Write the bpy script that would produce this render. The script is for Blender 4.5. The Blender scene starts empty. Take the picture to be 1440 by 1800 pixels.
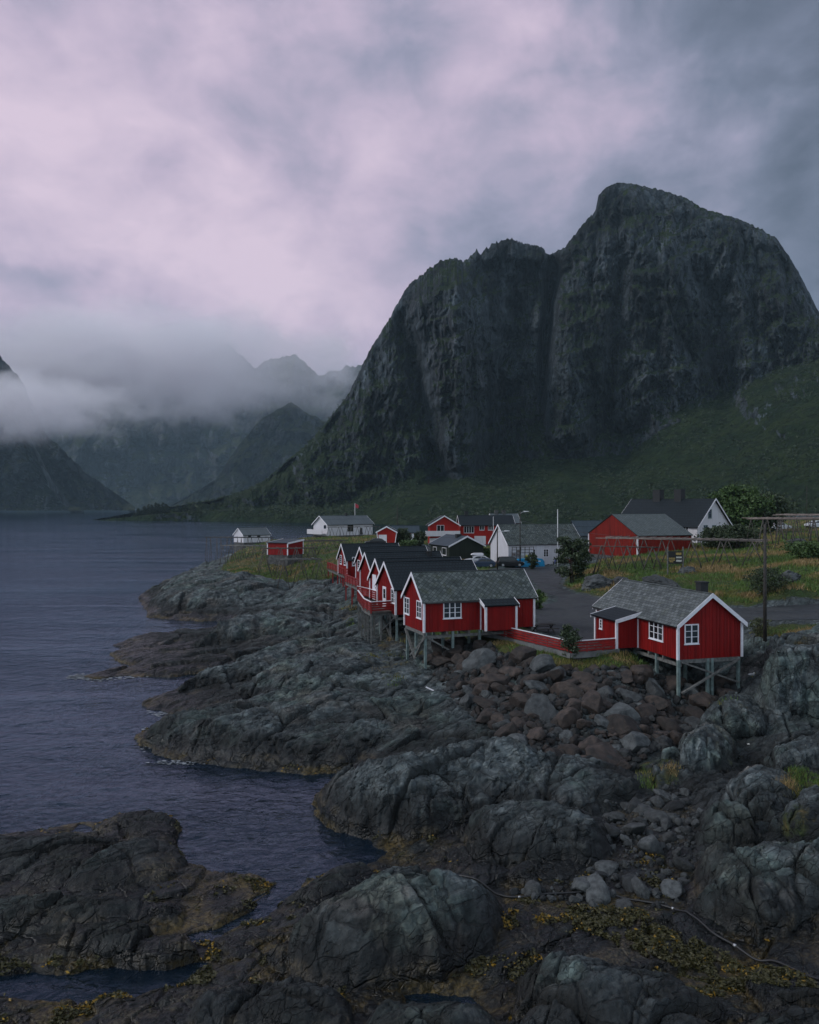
import bpy, math, random
import numpy as np
from mathutils import Vector, Matrix

sc = bpy.context.scene
col = sc.collection
R = math.radians
rng = np.random.default_rng(7)
random.seed(7)

# ------------------------------------------------------------------ camera
CAMZ = 16.0
HAZE = 0.50e-4
cam_d = bpy.data.cameras.new('camera'); cam = bpy.data.objects.new('camera', cam_d); col.objects.link(cam)
cam.location = (0, 0, CAMZ); cam.rotation_euler = (R(90), 0, 0)
cam_d.sensor_fit = 'HORIZONTAL'; cam_d.sensor_width = 36; cam_d.lens = 36
cam_d.shift_y = -10 / 1440
cam_d.clip_start = 0.5; cam_d.clip_end = 60000
sc.camera = cam
sc.view_settings.view_transform = 'Standard'
sc.view_settings.look = 'None'
sc.view_settings.exposure = 0
sc.view_settings.gamma = 1
sc.cycles.volume_bounces = 5
sc.cycles.transparent_max_bounces = 16
sc.cycles.max_bounces = 8
sc.cycles.volume_step_rate = 1.0
sc.cycles.volume_max_steps = 256

# ------------------------------------------------------------------ node helper
class NT:
    def __init__(s, tree): s.t = tree
    def n(s, ty, **kw):
        nd = s.t.nodes.new(ty)
        for k, v in kw.items(): setattr(nd, k, v)
        return nd
    def put(s, sock, v):
        if isinstance(v, bpy.types.NodeSocket): s.t.links.new(v, sock)
        elif v is not None:
            if hasattr(sock.default_value, '__len__'):
                v = (v,) * len(sock.default_value) if isinstance(v, (int, float)) else v
                n = len(sock.default_value); v = tuple(v) + (1,) * (n - len(v))
            sock.default_value = v
    def m(s, op, a, b=None, c=None, clamp=False):
        nd = s.n('ShaderNodeMath', operation=op, use_clamp=clamp)
        for i, v in enumerate((a, b, c)):
            if v is not None: s.put(nd.inputs[i], v)
        return nd.outputs[0]
    def v(s, op, a, b=None):
        nd = s.n('ShaderNodeVectorMath', operation=op)
        s.put(nd.inputs[0], a)
        if b is not None:
            if op == 'SCALE': s.put(nd.inputs['Scale'], b)
            else: s.put(nd.inputs[1], b)
        return nd.outputs[0] if op not in ('LENGTH', 'DOT_PRODUCT', 'DISTANCE') else nd.outputs[1]
    def noise(s, vec, scale, detail=4, rough=.55, dist=0, out=0):
        nd = s.n('ShaderNodeTexNoise')
        s.put(nd.inputs['Vector'], vec); nd.inputs['Scale'].default_value = scale
        nd.inputs['Detail'].default_value = detail; nd.inputs['Roughness'].default_value = rough
        nd.inputs['Distortion'].default_value = dist
        return nd.outputs[out]
    def vor(s, vec, scale, feature='F1', out=0):
        nd = s.n('ShaderNodeTexVoronoi', feature=feature)
        s.put(nd.inputs['Vector'], vec); nd.inputs['Scale'].default_value = scale
        return nd.outputs[out]
    def mapr(s, v, a, b, c=0, d=1, smooth=True):
        nd = s.n('ShaderNodeMapRange', interpolation_type='SMOOTHSTEP' if smooth else 'LINEAR')
        s.put(nd.inputs[0], v)
        for i, x in enumerate((a, b, c, d)): s.put(nd.inputs[i + 1], x)
        return nd.outputs[0]
    def mix(s, f, a, b, blend='MIX'):
        nd = s.n('ShaderNodeMix', data_type='RGBA', blend_type=blend)
        s.put(nd.inputs[0], f); s.put(nd.inputs[6], a); s.put(nd.inputs[7], b)
        return nd.outputs[2]
    def ramp(s, f, pts):
        nd = s.n('ShaderNodeValToRGB'); s.put(nd.inputs[0], f)
        e = nd.color_ramp.elements
        while len(e) < len(pts): e.new(0.5)
        for el, (p, c) in zip(e, pts): el.position = p; el.color = tuple(c) + (1,)
        return nd.outputs[0]
    def sep(s, v): return s.n('ShaderNodeSeparateXYZ'), v
    def xyz(s, v):
        nd = s.n('ShaderNodeSeparateXYZ'); s.put(nd.inputs[0], v); return nd.outputs
    def comb(s, x, y, z):
        nd = s.n('ShaderNodeCombineXYZ')
        for i, v in enumerate((x, y, z)): s.put(nd.inputs[i], v)
        return nd.outputs[0]
    def bump(s, h, strength=.5, dist=.1, normal=None):
        nd = s.n('ShaderNodeBump'); nd.inputs['Strength'].default_value = strength
        nd.inputs['Distance'].default_value = dist; s.put(nd.inputs['Height'], h)
        if normal is not None: s.put(nd.inputs['Normal'], normal)
        return nd.outputs[0]

# ------------------------------------------------------------------ world: dusk overcast sky
SUN_AZ, SUN_EL = R(-100), R(38)      # behind the camera on the left, through the cloud deck
w = bpy.data.worlds.new('World'); sc.world = w; w.use_nodes = True
N = NT(w.node_tree); w.node_tree.nodes.clear()
d = N.n('ShaderNodeTexCoord').outputs['Generated']
sx, sy, sz = N.xyz(d)
zc = N.m('ADD', N.m('MAXIMUM', sz, 0.0), 0.22)
pl = N.comb(N.m('DIVIDE', sx, zc), N.m('DIVIDE', sy, zc), 0.0)
big = N.noise(N.v('ADD', pl, (3.3, 1.7, 0)), .75, 3, .5, .6)
dd_ = N.v('MULTIPLY', d, (1.0, .5, 1.45))
med = N.noise(N.v('ADD', dd_, (5.1, 2.2, 0)), 4.2, 7, .52, .35)
fine = N.noise(N.v('ADD', dd_, (1.1, 7.2, 3)), 11.0, 6, .55, .5)
wv = N.noise(N.v('MULTIPLY', d, (1, 1, 1.3)), 3.2, 5, .55, .3, out=1)
wx_, wy_, wz_ = N.xyz(wv)
az = N.m('ADD', N.m('ARCTAN2', sx, sy), N.m('MULTIPLY', N.m('SUBTRACT', wx_, .5), .55)); el = N.m('ADD', N.m('ARCSINE', sz), N.m('MULTIPLY', N.m('SUBTRACT', wy_, .5), .34))
def blob(a, e, ra, re):
    q = N.m('ADD', N.m('POWER', N.m('ABSOLUTE', N.m('DIVIDE', N.m('SUBTRACT', az, a), ra)), 2.0),
                   N.m('POWER', N.m('ABSOLUTE', N.m('DIVIDE', N.m('SUBTRACT', el, e), re)), 2.0))
    return N.m('EXPONENT', N.m('MULTIPLY', q, -1.0))
def add(*v):
    r = v[0]
    for x in v[1:]: r = N.m('ADD', r, x)
    return r
def mul(a, k): return N.m('MULTIPLY', a, k)
cl = add(mul(blob(-.26, .32, .38, .19), .56), mul(blob(-.42, .16, .3, .08), .16), mul(blob(-.08, .21, .25, .10), .16),
         mul(blob(.05, .52, .09, .14), .26), mul(blob(.27, .42, .17, .05), .20), mul(blob(-.34, .50, .16, .07), .16), mul(blob(.18, .60, .14, .05), .16), mul(blob(.50, .50, .22, .3), -.32), mul(blob(-.05, .64, .9, .11), -.13), mul(blob(-.52, .56, .2, .07), -.12), mul(blob(.50, .22, .22, .25), -.14), mul(blob(.33, .40, .3, .16), -.10),
         mul(blob(-.44, .235, .17, .035), -.30), mul(blob(-.2, .43, .2, .04), -.10), mul(blob(-.25, .155, .6, .06), -.30),
         mul(N.m('SUBTRACT', big, .5), .45), mul(N.m('SUBTRACT', med, .5), .85), mul(N.m('SUBTRACT', fine, .5), .50), mul(N.m('SUBTRACT', N.noise(pl, 9, 4, .6, .5), .5), .16), .45)
ccol = N.ramp(cl, [(0.0, (.085, .110, .155)), (.28, (.19, .218, .305)), (.5, (.325, .325, .445)), (.75, (.55, .465, .605)), (1.0, (.73, .60, .73))])
# sky behind the viewer and overhead: brighter even cloud
backf = N.mapr(sy, .25, -.5)
ccol = N.mix(backf, ccol, (.60, .71, .83))
zen = N.mapr(sz, .6, .95)
ccol = N.mix(zen, ccol, (.40, .43, .53))
nish = N.n('ShaderNodeTexSky', sky_type='NISHITA'); nish.sun_disc = False
nish.sun_elevation = SUN_EL; nish.sun_rotation = SUN_AZ
tot = N.v('ADD', N.v('SCALE', ccol, 10.0), N.v('SCALE', nish.outputs[0], .02))
bg = N.n('ShaderNodeBackground'); N.put(bg.inputs[0], tot); bg.inputs[1].default_value = .1
wo = N.n('ShaderNodeOutputWorld'); w.node_tree.links.new(bg.outputs[0], wo.inputs[0])

sd = bpy.data.lights.new('sun', 'SUN'); sun = bpy.data.objects.new('sun', sd); col.objects.link(sun)
sd.energy = 1.5; sd.angle = R(16); sd.color = (1, .97, .96)
sdir = Vector((math.sin(SUN_AZ) * math.cos(SUN_EL), math.cos(SUN_AZ) * math.cos(SUN_EL), math.sin(SUN_EL)))
sun.rotation_euler = sdir.to_track_quat('Z', 'Y').to_euler()
sun.location = (-60, -60, 120)

# ------------------------------------------------------------------ numpy noise
def _hash(ix, iy, seed):
    h = (ix.astype(np.int64) * 374761393 + iy.astype(np.int64) * 668265263 + seed * 1442695041) & 0xffffffff
    h = ((h ^ (h >> 13)) * 1274126177) & 0xffffffff
    h = ((h ^ (h >> 16)) * 2246822519) & 0xffffffff
    return (h ^ (h >> 15)) & 0xffffffff
def perlin(x, y, seed=0):
    ix = np.floor(x); iy = np.floor(y); fx = x - ix; fy = y - iy
    ux = fx * fx * fx * (fx * (fx * 6 - 15) + 10); uy = fy * fy * fy * (fy * (fy * 6 - 15) + 10)
    def g(ox, oy):
        a = _hash(ix + ox, iy + oy, seed) * (2 * np.pi / 4294967296.0)
        return np.cos(a) * (fx - ox) + np.sin(a) * (fy - oy)
    n00, n10, n01, n11 = g(0, 0), g(1, 0), g(0, 1), g(1, 1)
    return (n00 * (1 - ux) + n10 * ux) * (1 - uy) + (n01 * (1 - ux) + n11 * ux) * uy
def fbm(x, y, oct=4, seed=0, gain=.5):
    s = np.zeros_like(x); a = 1.0; f = 1.0
    for o in range(oct):
        s += a * perlin(x * f, y * f, seed + o * 17); a *= gain; f *= 2.03
    return s
def ridged(x, y, oct=4, seed=0, gain=.5):
    s = np.zeros_like(x); a = 1.0; f = 1.0
    for o in range(oct):
        s += a * (1 - 2.2 * np.abs(perlin(x * f, y * f, seed + o * 31))); a *= gain; f *= 2.05
    return s
def worley(x, y, seed=0):
    ix = np.floor(x); iy = np.floor(y)
    f1 = np.full(x.shape, 9.0); f2 = np.full(x.shape, 9.0); cid = np.zeros(x.shape)
    for ox in (-1, 0, 1):
        for oy in (-1, 0, 1):
            h = _hash(ix + ox, iy + oy, seed)
            px = ix + ox + (h & 0xffff) / 65536.0; py = iy + oy + (h >> 16) / 65536.0
            dd = np.hypot(px - x, py - y)
            m = dd < f1
            f2 = np.where(m, f1, np.minimum(f2, dd)); cid = np.where(m, (h % 1000) / 1000.0, cid); f1 = np.where(m, dd, f1)
    return f1, f2, cid
def worley_t(x, y, seed=0):
    """cells with their offset from the centre and two tilt numbers"""
    ix = np.floor(x); iy = np.floor(y)
    f1 = np.full(x.shape, 9.0); f2 = np.full(x.shape, 9.0); cid = np.zeros(x.shape); dx = np.zeros(x.shape); dy = np.zeros(x.shape); hh = np.zeros(x.shape, np.int64)
    for ox in (-1, 0, 1):
        for oy in (-1, 0, 1):
            h = _hash(ix + ox, iy + oy, seed)
            ex = x - (ix + ox + (h & 0xffff) / 65536.0); ey = y - (iy + oy + (h >> 16) / 65536.0)
            dd = np.hypot(ex, ey); m = dd < f1
            f2 = np.where(m, f1, np.minimum(f2, dd)); hh = np.where(m, h, hh); f1 = np.where(m, dd, f1); dx = np.where(m, ex, dx); dy = np.where(m, ey, dy)
    return f1, f2, (hh % 1009) / 1008.0, dx, dy, (hh % 733) / 732.0, (hh % 517) / 516.0
def sstep(a, b, x):
    t = np.clip((x - a) / (b - a), 0, 1); return t * t * (3 - 2 * t)

# ------------------------------------------------------------------ objects helpers
def tag(o, label=None, cat=None, group=None, kind=None):
    if label: o['label'] = label
    if cat: o['category'] = cat
    if group: o['group'] = group
    if kind: o['kind'] = kind
    return o
def empty(name, loc, rz=0, label=None, cat=None, group=None):
    o = bpy.data.objects.new(name, None); col.objects.link(o)
    o.location = loc; o.rotation_euler = (0, 0, rz); o.empty_display_size = .3
    return tag(o, label, cat, group)
def np_mesh(name, co, faces, mat, parent=None, smooth=True, matidx=None):
    """co (n,3) array, faces (m,k) int array"""
    me = bpy.data.meshes.new(name)
    co = np.asarray(co, np.float32); faces = np.asarray(faces, np.int32); k = faces.shape[1]
    me.vertices.add(len(co)); me.vertices.foreach_set('co', co.ravel())
    me.loops.add(faces.size); me.loops.foreach_set('vertex_index', faces.ravel())
    me.polygons.add(len(faces)); me.polygons.foreach_set('loop_start', np.arange(0, faces.size, k, dtype=np.int32))
    me.polygons.foreach_set('loop_total', np.full(len(faces), k, np.int32))
    me.polygons.foreach_set('use_smooth', np.full(len(faces), smooth))
    for mm in (mat if isinstance(mat, (list, tuple)) else [mat]): me.materials.append(mm)
    if matidx is not None: me.polygons.foreach_set('material_index', np.asarray(matidx, np.int32))
    me.update(calc_edges=True)
    o = bpy.data.objects.new(name, me); col.objects.link(o)
    if parent: o.parent = parent
    return o
def vattr(o, name, arr):
    a = o.data.attributes.new(name, 'FLOAT', 'POINT'); a.data.foreach_set('value', np.asarray(arr, np.float32).ravel())

class MB:
    """collects shapes; build() links them as one mesh object"""
    def __init__(s): s.v = []; s.f = []; s.uv = {}
    def add(s, vs, fs, uvs=None):
        b = len(s.v); s.v += [tuple(x) for x in vs]
        for i, f in enumerate(fs):
            if uvs: s.uv[len(s.f)] = uvs[i]
            s.f.append([b + j for j in f])
        return s
    def box(s, c, size, rz=0):
        x, y, z = size[0] / 2, size[1] / 2, size[2] / 2
        ca, sa = math.cos(rz), math.sin(rz)
        vs = []
        for dz in (-z, z):
            for dx, dy in ((-x, -y), (x, -y), (x, y), (-x, y)):
                vs.append((c[0] + dx * ca - dy * sa, c[1] + dx * sa + dy * ca, c[2] + dz))
        return s.add(vs, [(3, 2, 1, 0), (4, 5, 6, 7), (0, 1, 5, 4), (1, 2, 6, 5), (2, 3, 7, 6), (3, 0, 4, 7)])
    def bar(s, p, q, w, h=None, up=(0, 0, 1)):
        p, q = Vector(p), Vector(q); d = (q - p)
        if d.length < 1e-6: return s
        d.normalize(); up = Vector(up)
        a = d.cross(up)
        if a.length < 1e-4: a = d.cross(Vector((1, 0, 0)))
        a.normalize(); b = a.cross(d).normalized(); h = w if h is None else h
        vs = [e + a * (i * w / 2) + b * (j * h / 2) for e in (p, q) for i, j in ((-1, -1), (1, -1), (1, 1), (-1, 1))]
        return s.add(vs, [(0, 1, 2, 3), (7, 6, 5, 4), (0, 4, 5, 1), (1, 5, 6, 2), (2, 6, 7, 3), (3, 7, 4, 0)])
    def tube(s, pts, r, n=8, r2=None, cap=True):
        pts = [Vector(p) for p in pts]; r2 = r if r2 is None else r2
        vs = []; fs = []; a = None
        for i, p in enumerate(pts):
            d = (pts[min(i + 1, len(pts) - 1)] - pts[max(i - 1, 0)]).normalized()
            if a is None: a = d.cross(Vector((0, 0, 1)) if abs(d.z) < .9 else Vector((1, 0, 0))).normalized()
            else: a = (a - d * a.dot(d)).normalized()
            b = d.cross(a); rr = r + (r2 - r) * i / max(1, len(pts) - 1)
            for k in range(n):
                t = 2 * math.pi * k / n; vs.append(p + a * (rr * math.cos(t)) + b * (rr * math.sin(t)))
        for i in range(len(pts) - 1):
            for k in range(n):
                k2 = (k + 1) % n; fs.append((i * n + k, i * n + k2, (i + 1) * n + k2, (i + 1) * n + k))
        if cap:
            fs.append(tuple(range(n - 1, -1, -1))); fs.append(tuple(range((len(pts) - 1) * n, len(pts) * n)))
        return s.add(vs, fs)
    def prism(s, poly, y0, y1, axis='y'):
        """poly of (x,z) extruded along y (or axis x: poly of (y,z))"""
        n = len(poly)
        f3 = (lambda a, b, t: (a, t, b)) if axis == 'y' else ((lambda a, b, t: (t, a, b)) if axis == 'x' else (lambda a, b, t: (a, b, t)))
        vs = [f3(a, b, y0) for a, b in poly] + [f3(a, b, y1) for a, b in poly]
        fs = [tuple(range(n)), tuple(range(2 * n - 1, n - 1, -1))] + [(i, i + n, (i + 1) % n + n, (i + 1) % n) for i in range(n)]
        return s.add(vs, fs)
    def build(s, name, mat, parent=None, smooth=False):
        me = bpy.data.meshes.new(name)
        me.from_pydata([tuple(v) for v in s.v], [], s.f)
        if s.uv:
            ul = me.uv_layers.new(name='UVMap')
            for p in me.polygons:
                u = s.uv.get(p.index)
                if u:
                    for li, c in zip(p.loop_indices, u): ul.data[li].uv = c
        me.materials.append(mat)
        if smooth: me.polygons.foreach_set('use_smooth', [True] * len(me.polygons))
        import bmesh
        bm = bmesh.new(); bm.from_mesh(me); bmesh.ops.recalc_face_normals(bm, faces=bm.faces); bm.to_mesh(me); bm.free()
        o = bpy.data.objects.new(name, me); col.objects.link(o)
        if parent: o.parent = parent
        return o
def copy_tree(o, parent=None):
    c = o.copy(); col.objects.link(c); c.parent = parent
    for ch in list(o.children): copy_tree(ch, c)
    return c

# ------------------------------------------------------------------ measuring: bearing (x) and drop (y) of a sighted point at a given distance or height
def at(px, py, Y): return Vector(((px - 720) / 1440 * Y, Y, CAMZ - (py - 890) / 1440 * Y))
def atz(px, py, z): return at(px, py, 1440 * (CAMZ - z) / (py - 890))
def span(p, dv, px):
    """length along dv from p at which the bearing px is reached"""
    k = (px - 720) / 1440
    return (k * p[1] - p[0]) / (dv[0] - k * dv[1])
# ------------------------------------------------------------------ materials
def material(name):
    m = bpy.data.materials.new(name); m.use_nodes = True; m.node_tree.nodes.clear()
    n = NT(m.node_tree)
    b = n.n('ShaderNodeBsdfPrincipled'); o = n.n('ShaderNodeOutputMaterial')
    m.node_tree.links.new(b.outputs[0], o.inputs[0])
    return m, n, b
def simple(name, c, rough=.7, var=.25, scale=3, metallic=0, bump=0, bscale=20):
    m, n, b = material(name)
    oc = n.n('ShaderNodeTexCoord').outputs['Object']
    f = n.noise(oc, scale, 4)
    n.put(b.inputs['Base Color'], n.mix(n.mapr(f, .3, .7), tuple(x * (1 - var) for x in c), tuple(x * (1 + var) for x in c)))
    b.inputs['Roughness'].default_value = rough; b.inputs['Metallic'].default_value = metallic
    if bump: n.put(b.inputs['Normal'], n.bump(n.noise(oc, bscale, 4), bump, .03))
    return m
def boards(name, c, var=.22, width=.14, rough=.6, wear=0.0, wearcol=(.3, .3, .3)):
    """painted vertical board cladding"""
    m, n, b = material(name)
    oc = n.n('ShaderNodeTexCoord').outputs['Object']
    x, y, z = n.xyz(oc)
    s = n.m('ADD', x, y)
    idx = n.m('FLOOR', n.m('DIVIDE', s, width))
    rnd = n.n('ShaderNodeTexWhiteNoise', noise_dimensions='1D'); n.put(rnd.inputs['W'], idx)
    stain = n.noise(n.v('MULTIPLY', oc, (2.5, 2.5, .5)), 1.0, 5, .6)
    f = n.m('ADD', n.m('MULTIPLY', n.m('SUBTRACT', rnd.outputs[0], .5), .5), n.m('MULTIPLY', n.m('SUBTRACT', stain, .5), 1.5))
    f = n.m('ADD', f, .5, clamp=True)
    cc = n.mix(f, tuple(v * (1 - var) for v in c), tuple(v * (1 + var) for v in c))
    if wear: cc = n.mix(n.mapr(n.noise(n.v('MULTIPLY', oc, (9, 9, 1.5)), 1, 5, .65), .62, .75, 0, wear), cc, wearcol)
    n.put(b.inputs['Base Color'], cc); b.inputs['Roughness'].default_value = rough; b.inputs['Specular IOR Level'].default_value = .2
    fr = n.m('ABSOLUTE', n.m('SUBTRACT', n.m('FRACT', n.m('DIVIDE', s, width)), .5))
    n.put(b.inputs['Normal'], n.bump(n.mapr(fr, .40, .47, 1, 0), .8, .03))
    return m
def roofing(name, c1, c2, tw=.3, th=.22, diamond=False, rough=.6, gap=.05, moss=0.0):
    """courses of slates or steel tiles laid along the roof's own UV (metres)"""
    m, n, b = material(name)
    uv = n.n('ShaderNodeUVMap').outputs[0]
    u, v, _ = n.xyz(uv)
    if diamond:
        a = n.m('ADD', n.m('DIVIDE', u, tw), n.m('DIVIDE', v, th)); c = n.m('SUBTRACT', n.m('DIVIDE', u, tw), n.m('DIVIDE', v, th))
    else:
        c = n.m('DIVIDE', v, th)
        a = n.m('ADD', n.m('DIVIDE', u, tw), n.m('MULTIPLY', n.m('FLOOR', c), .5))
    ia, ic = n.m('FLOOR', a), n.m('FLOOR', c)
    rnd = n.n('ShaderNodeTexWhiteNoise', noise_dimensions='2D'); n.put(rnd.inputs['Vector'], n.comb(ia, ic, 0))
    fa, fc = n.m('FRACT', a), n.m('FRACT', c)
    edge = n.m('MINIMUM', n.m('MINIMUM', fa, n.m('SUBTRACT', 1.0, fa)), n.m('MINIMUM', fc, n.m('SUBTRACT', 1.0, fc)))
    e = n.mapr(edge, 0, gap * 2)
    big = n.noise(n.comb(u, v, 0), .8, 5, .6)
    f = n.m('ADD', n.m('MULTIPLY', rnd.outputs[0], .65), n.m('MULTIPLY', n.m('SUBTRACT', big, .3), .9), clamp=True)
    cc = n.mix(f, c1, c2)
    if moss: cc = n.mix(n.mapr(n.noise(n.comb(u, v, 3), 1.3, 6, .65), .5, .7, 0, moss), cc, (.05, .06, .03))
    cc = n.mix(e, tuple(x * .35 for x in c1), cc)
    n.put(b.inputs['Base Color'], cc); b.inputs['Roughness'].default_value = rough; b.inputs['Specular IOR Level'].default_value = .22
    h = n.m('ADD', n.m('MULTIPLY', e, .4), n.m('ADD', n.m('MULTIPLY', n.m('SUBTRACT', 1.0, fc), .8), n.m('MULTIPLY', rnd.outputs[0], .5)))
    n.put(b.inputs['Normal'], n.bump(h, .7, .03))
    return m
M = {}
M['red'] = boards('red_paint', (.20, .006, .0055), .34, wear=.3, wearcol=(.14, .01, .012))
M['redbarn'] = boards('red_barn_paint', (.17, .012, .007), .35, .2, wear=.7, wearcol=(.14, .05, .035))
M['redvilla'] = boards('bright_red_paint', (.33, .013, .009), .15, .14)
M['darkred'] = boards('dark_red_paint', (.12, .01, .012), .2, .14)
M['white'] = boards('white_paint', (.62, .60, .63), .1, .16)
M['whitewall'] = boards('white_wall_paint', (.60, .59, .63), .12, .16, wear=.5, wearcol=(.33, .33, .36))
M['trim'] = simple('white_trim', (.72, .70, .74), .5, .08)
M['green'] = boards('dark_green_paint', (.022, .028, .022), .2, .15)
M['slate'] = roofing('grey_slate', (.022, .031, .031), (.125, .148, .145), .42, .42, True, moss=.6)
M['slate2'] = roofing('grey_slate_courses', (.034, .044, .046), (.15, .168, .172), .40, .26, False, moss=.4)
M['slatebarn'] = roofing('barn_slate', (.06, .075, .078), (.115, .135, .135), .5, .4, True, moss=.3)
M['black'] = roofing('black_steel_tile', (.008, .014, .019), (.013, .022, .028), .35, .4, False, .6, .1)
M['blue'] = roofing('dark_felt_roof', (.028, .042, .055), (.038, .055, .07), 1.0, 3.0, False, .6, .02)
M['greyroof'] = roofing('grey_roof', (.075, .09, .10), (.10, .12, .13), .9, 3.0, False, .6, .02)
M['wood'] = simple('weathered_wood', (.12, .12, .115), .8, .35, 4)
M['stilt'] = simple('pressure_treated_post', (.14, .19, .185), .8, .3, 3)
M['oldwood'] = simple('old_grey_pole', (.075, .065, .058), .85, .35, 3)
M['palewood'] = simple('bleached_pole', (.19, .155, .14), .85, .3, 3)
M['redwood'] = simple('red_stained_timber', (.22, .012, .012), .7, .25, 3)
M['redfence'] = simple('red_fence_board', (.22, .007, .006), .6, .2, 2)
M['concrete'] = simple('concrete', (.13, .135, .135), .85, .25, 2, bump=.3)
M['stone'] = simple('foundation_stone', (.07, .07, .07), .9, .4, 2, bump=.5)
M['chimney'] = simple('black_chimney', (.012, .013, .015), .7, .3, 6)
M['darkmetal'] = simple('dark_metal', (.03, .032, .035), .45, .2, 4)
M['pole'] = simple('tarred_pole', (.03, .026, .023), .8, .35, 2)
M['flagpole'] = simple('white_pole', (.62, .62, .64), .4, .05)
M['whitelamp'] = simple('lamp_housing', (.7, .7, .72), .4, .05)
M['rubber'] = simple('black_rubber', (.012, .013, .015), .5, .2)
M['alu'] = simple('silver_metal', (.45, .46, .48), .35, .1, metallic=.6)
M['bluetarp'] = simple('blue_tarpaulin', (.01, .27, .52), .5, .2, 2)
M['yellow'] = simple('yellow_print', (.7, .55, .02), .6, .1)
M['palewrite'] = simple('pale_lettering', (.6, .6, .55), .6, .1)
M['ochre'] = simple('ochre_lettering', (.42, .30, .09), .6, .15)
M['bluepaint'] = simple('blue_paint', (.015, .03, .16), .5, .2)
M['redcrate'] = simple('red_plastic', (.25, .02, .02), .5, .2)
M['whitescrap'] = simple('white_plastic', (.7, .7, .68), .5, .1)
M['foam'] = simple('sea_foam', (.26, .29, .32), .8, .2)
M['flag'] = simple('red_cloth', (.35, .03, .05), .8, .2)
M['signblack'] = simple('black_sign_board', (.006, .006, .007), .6, .2)
M['bark'] = simple('bark', (.05, .042, .035), .9, .3, 6, bump=.4)
def glass(name, c=(.012, .016, .018)):
    m, n, b = material(name)
    n.put(b.inputs['Base Color'], c); b.inputs['Roughness'].default_value = .06
    return m
M['glass'] = glass('window_glass')
def carpaint(name, c):
    m, n, b = material(name)
    n.put(b.inputs['Base Color'], c); b.inputs['Roughness'].default_value = .35; b.inputs['Coat Weight'].default_value = .25
    b.inputs['Metallic'].default_value = .1; b.inputs['Specular IOR Level'].default_value = .35
    return m
M['carblue'] = carpaint('dark_blue_car_paint', (.022, .04, .075))
M['carblack'] = carpaint('black_car_paint', (.008, .009, .012))
M['carsilver'] = carpaint('silver_car_paint', (.5, .51, .54))
def leafy(name, c1, c2, trans=.2):
    m, n, b = material(name)
    g = n.n('ShaderNodeNewGeometry')
    r = g.outputs['Random Per Island']
    nz = n.noise(n.n('ShaderNodeTexCoord').outputs['Object'], .9, 3)
    f = n.m('ADD', n.m('MULTIPLY', r, .6), n.m('MULTIPLY', nz, .5), clamp=True)
    n.put(b.inputs['Base Color'], n.mix(f, c1, c2)); b.inputs['Roughness'].default_value = .65
    return m
M['leaf_dark'] = leafy('dark_foliage', (.012, .022, .010), (.04, .065, .022))
M['leaf_green'] = leafy('green_foliage', (.018, .04, .008), (.065, .12, .025))
M['leaf_olive'] = leafy('olive_foliage', (.028, .038, .014), (.075, .09, .03))
M['conifer'] = leafy('conifer_foliage', (.008, .016, .010), (.02, .034, .018))
M['grass_g'] = leafy('green_grass', (.030, .065, .010), (.10, .175, .028))
M['grass_y'] = leafy('olive_grass', (.075, .085, .014), (.18, .17, .035))
M['grass_d'] = leafy('dry_grass', (.14, .095, .035), (.33, .23, .10))
M['weed_y'] = leafy('yellow_bladderwrack', (.10, .06, .006), (.30, .18, .012))
M['weed_o'] = leafy('olive_kelp', (.012, .013, .003), (.055, .05, .010))

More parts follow.
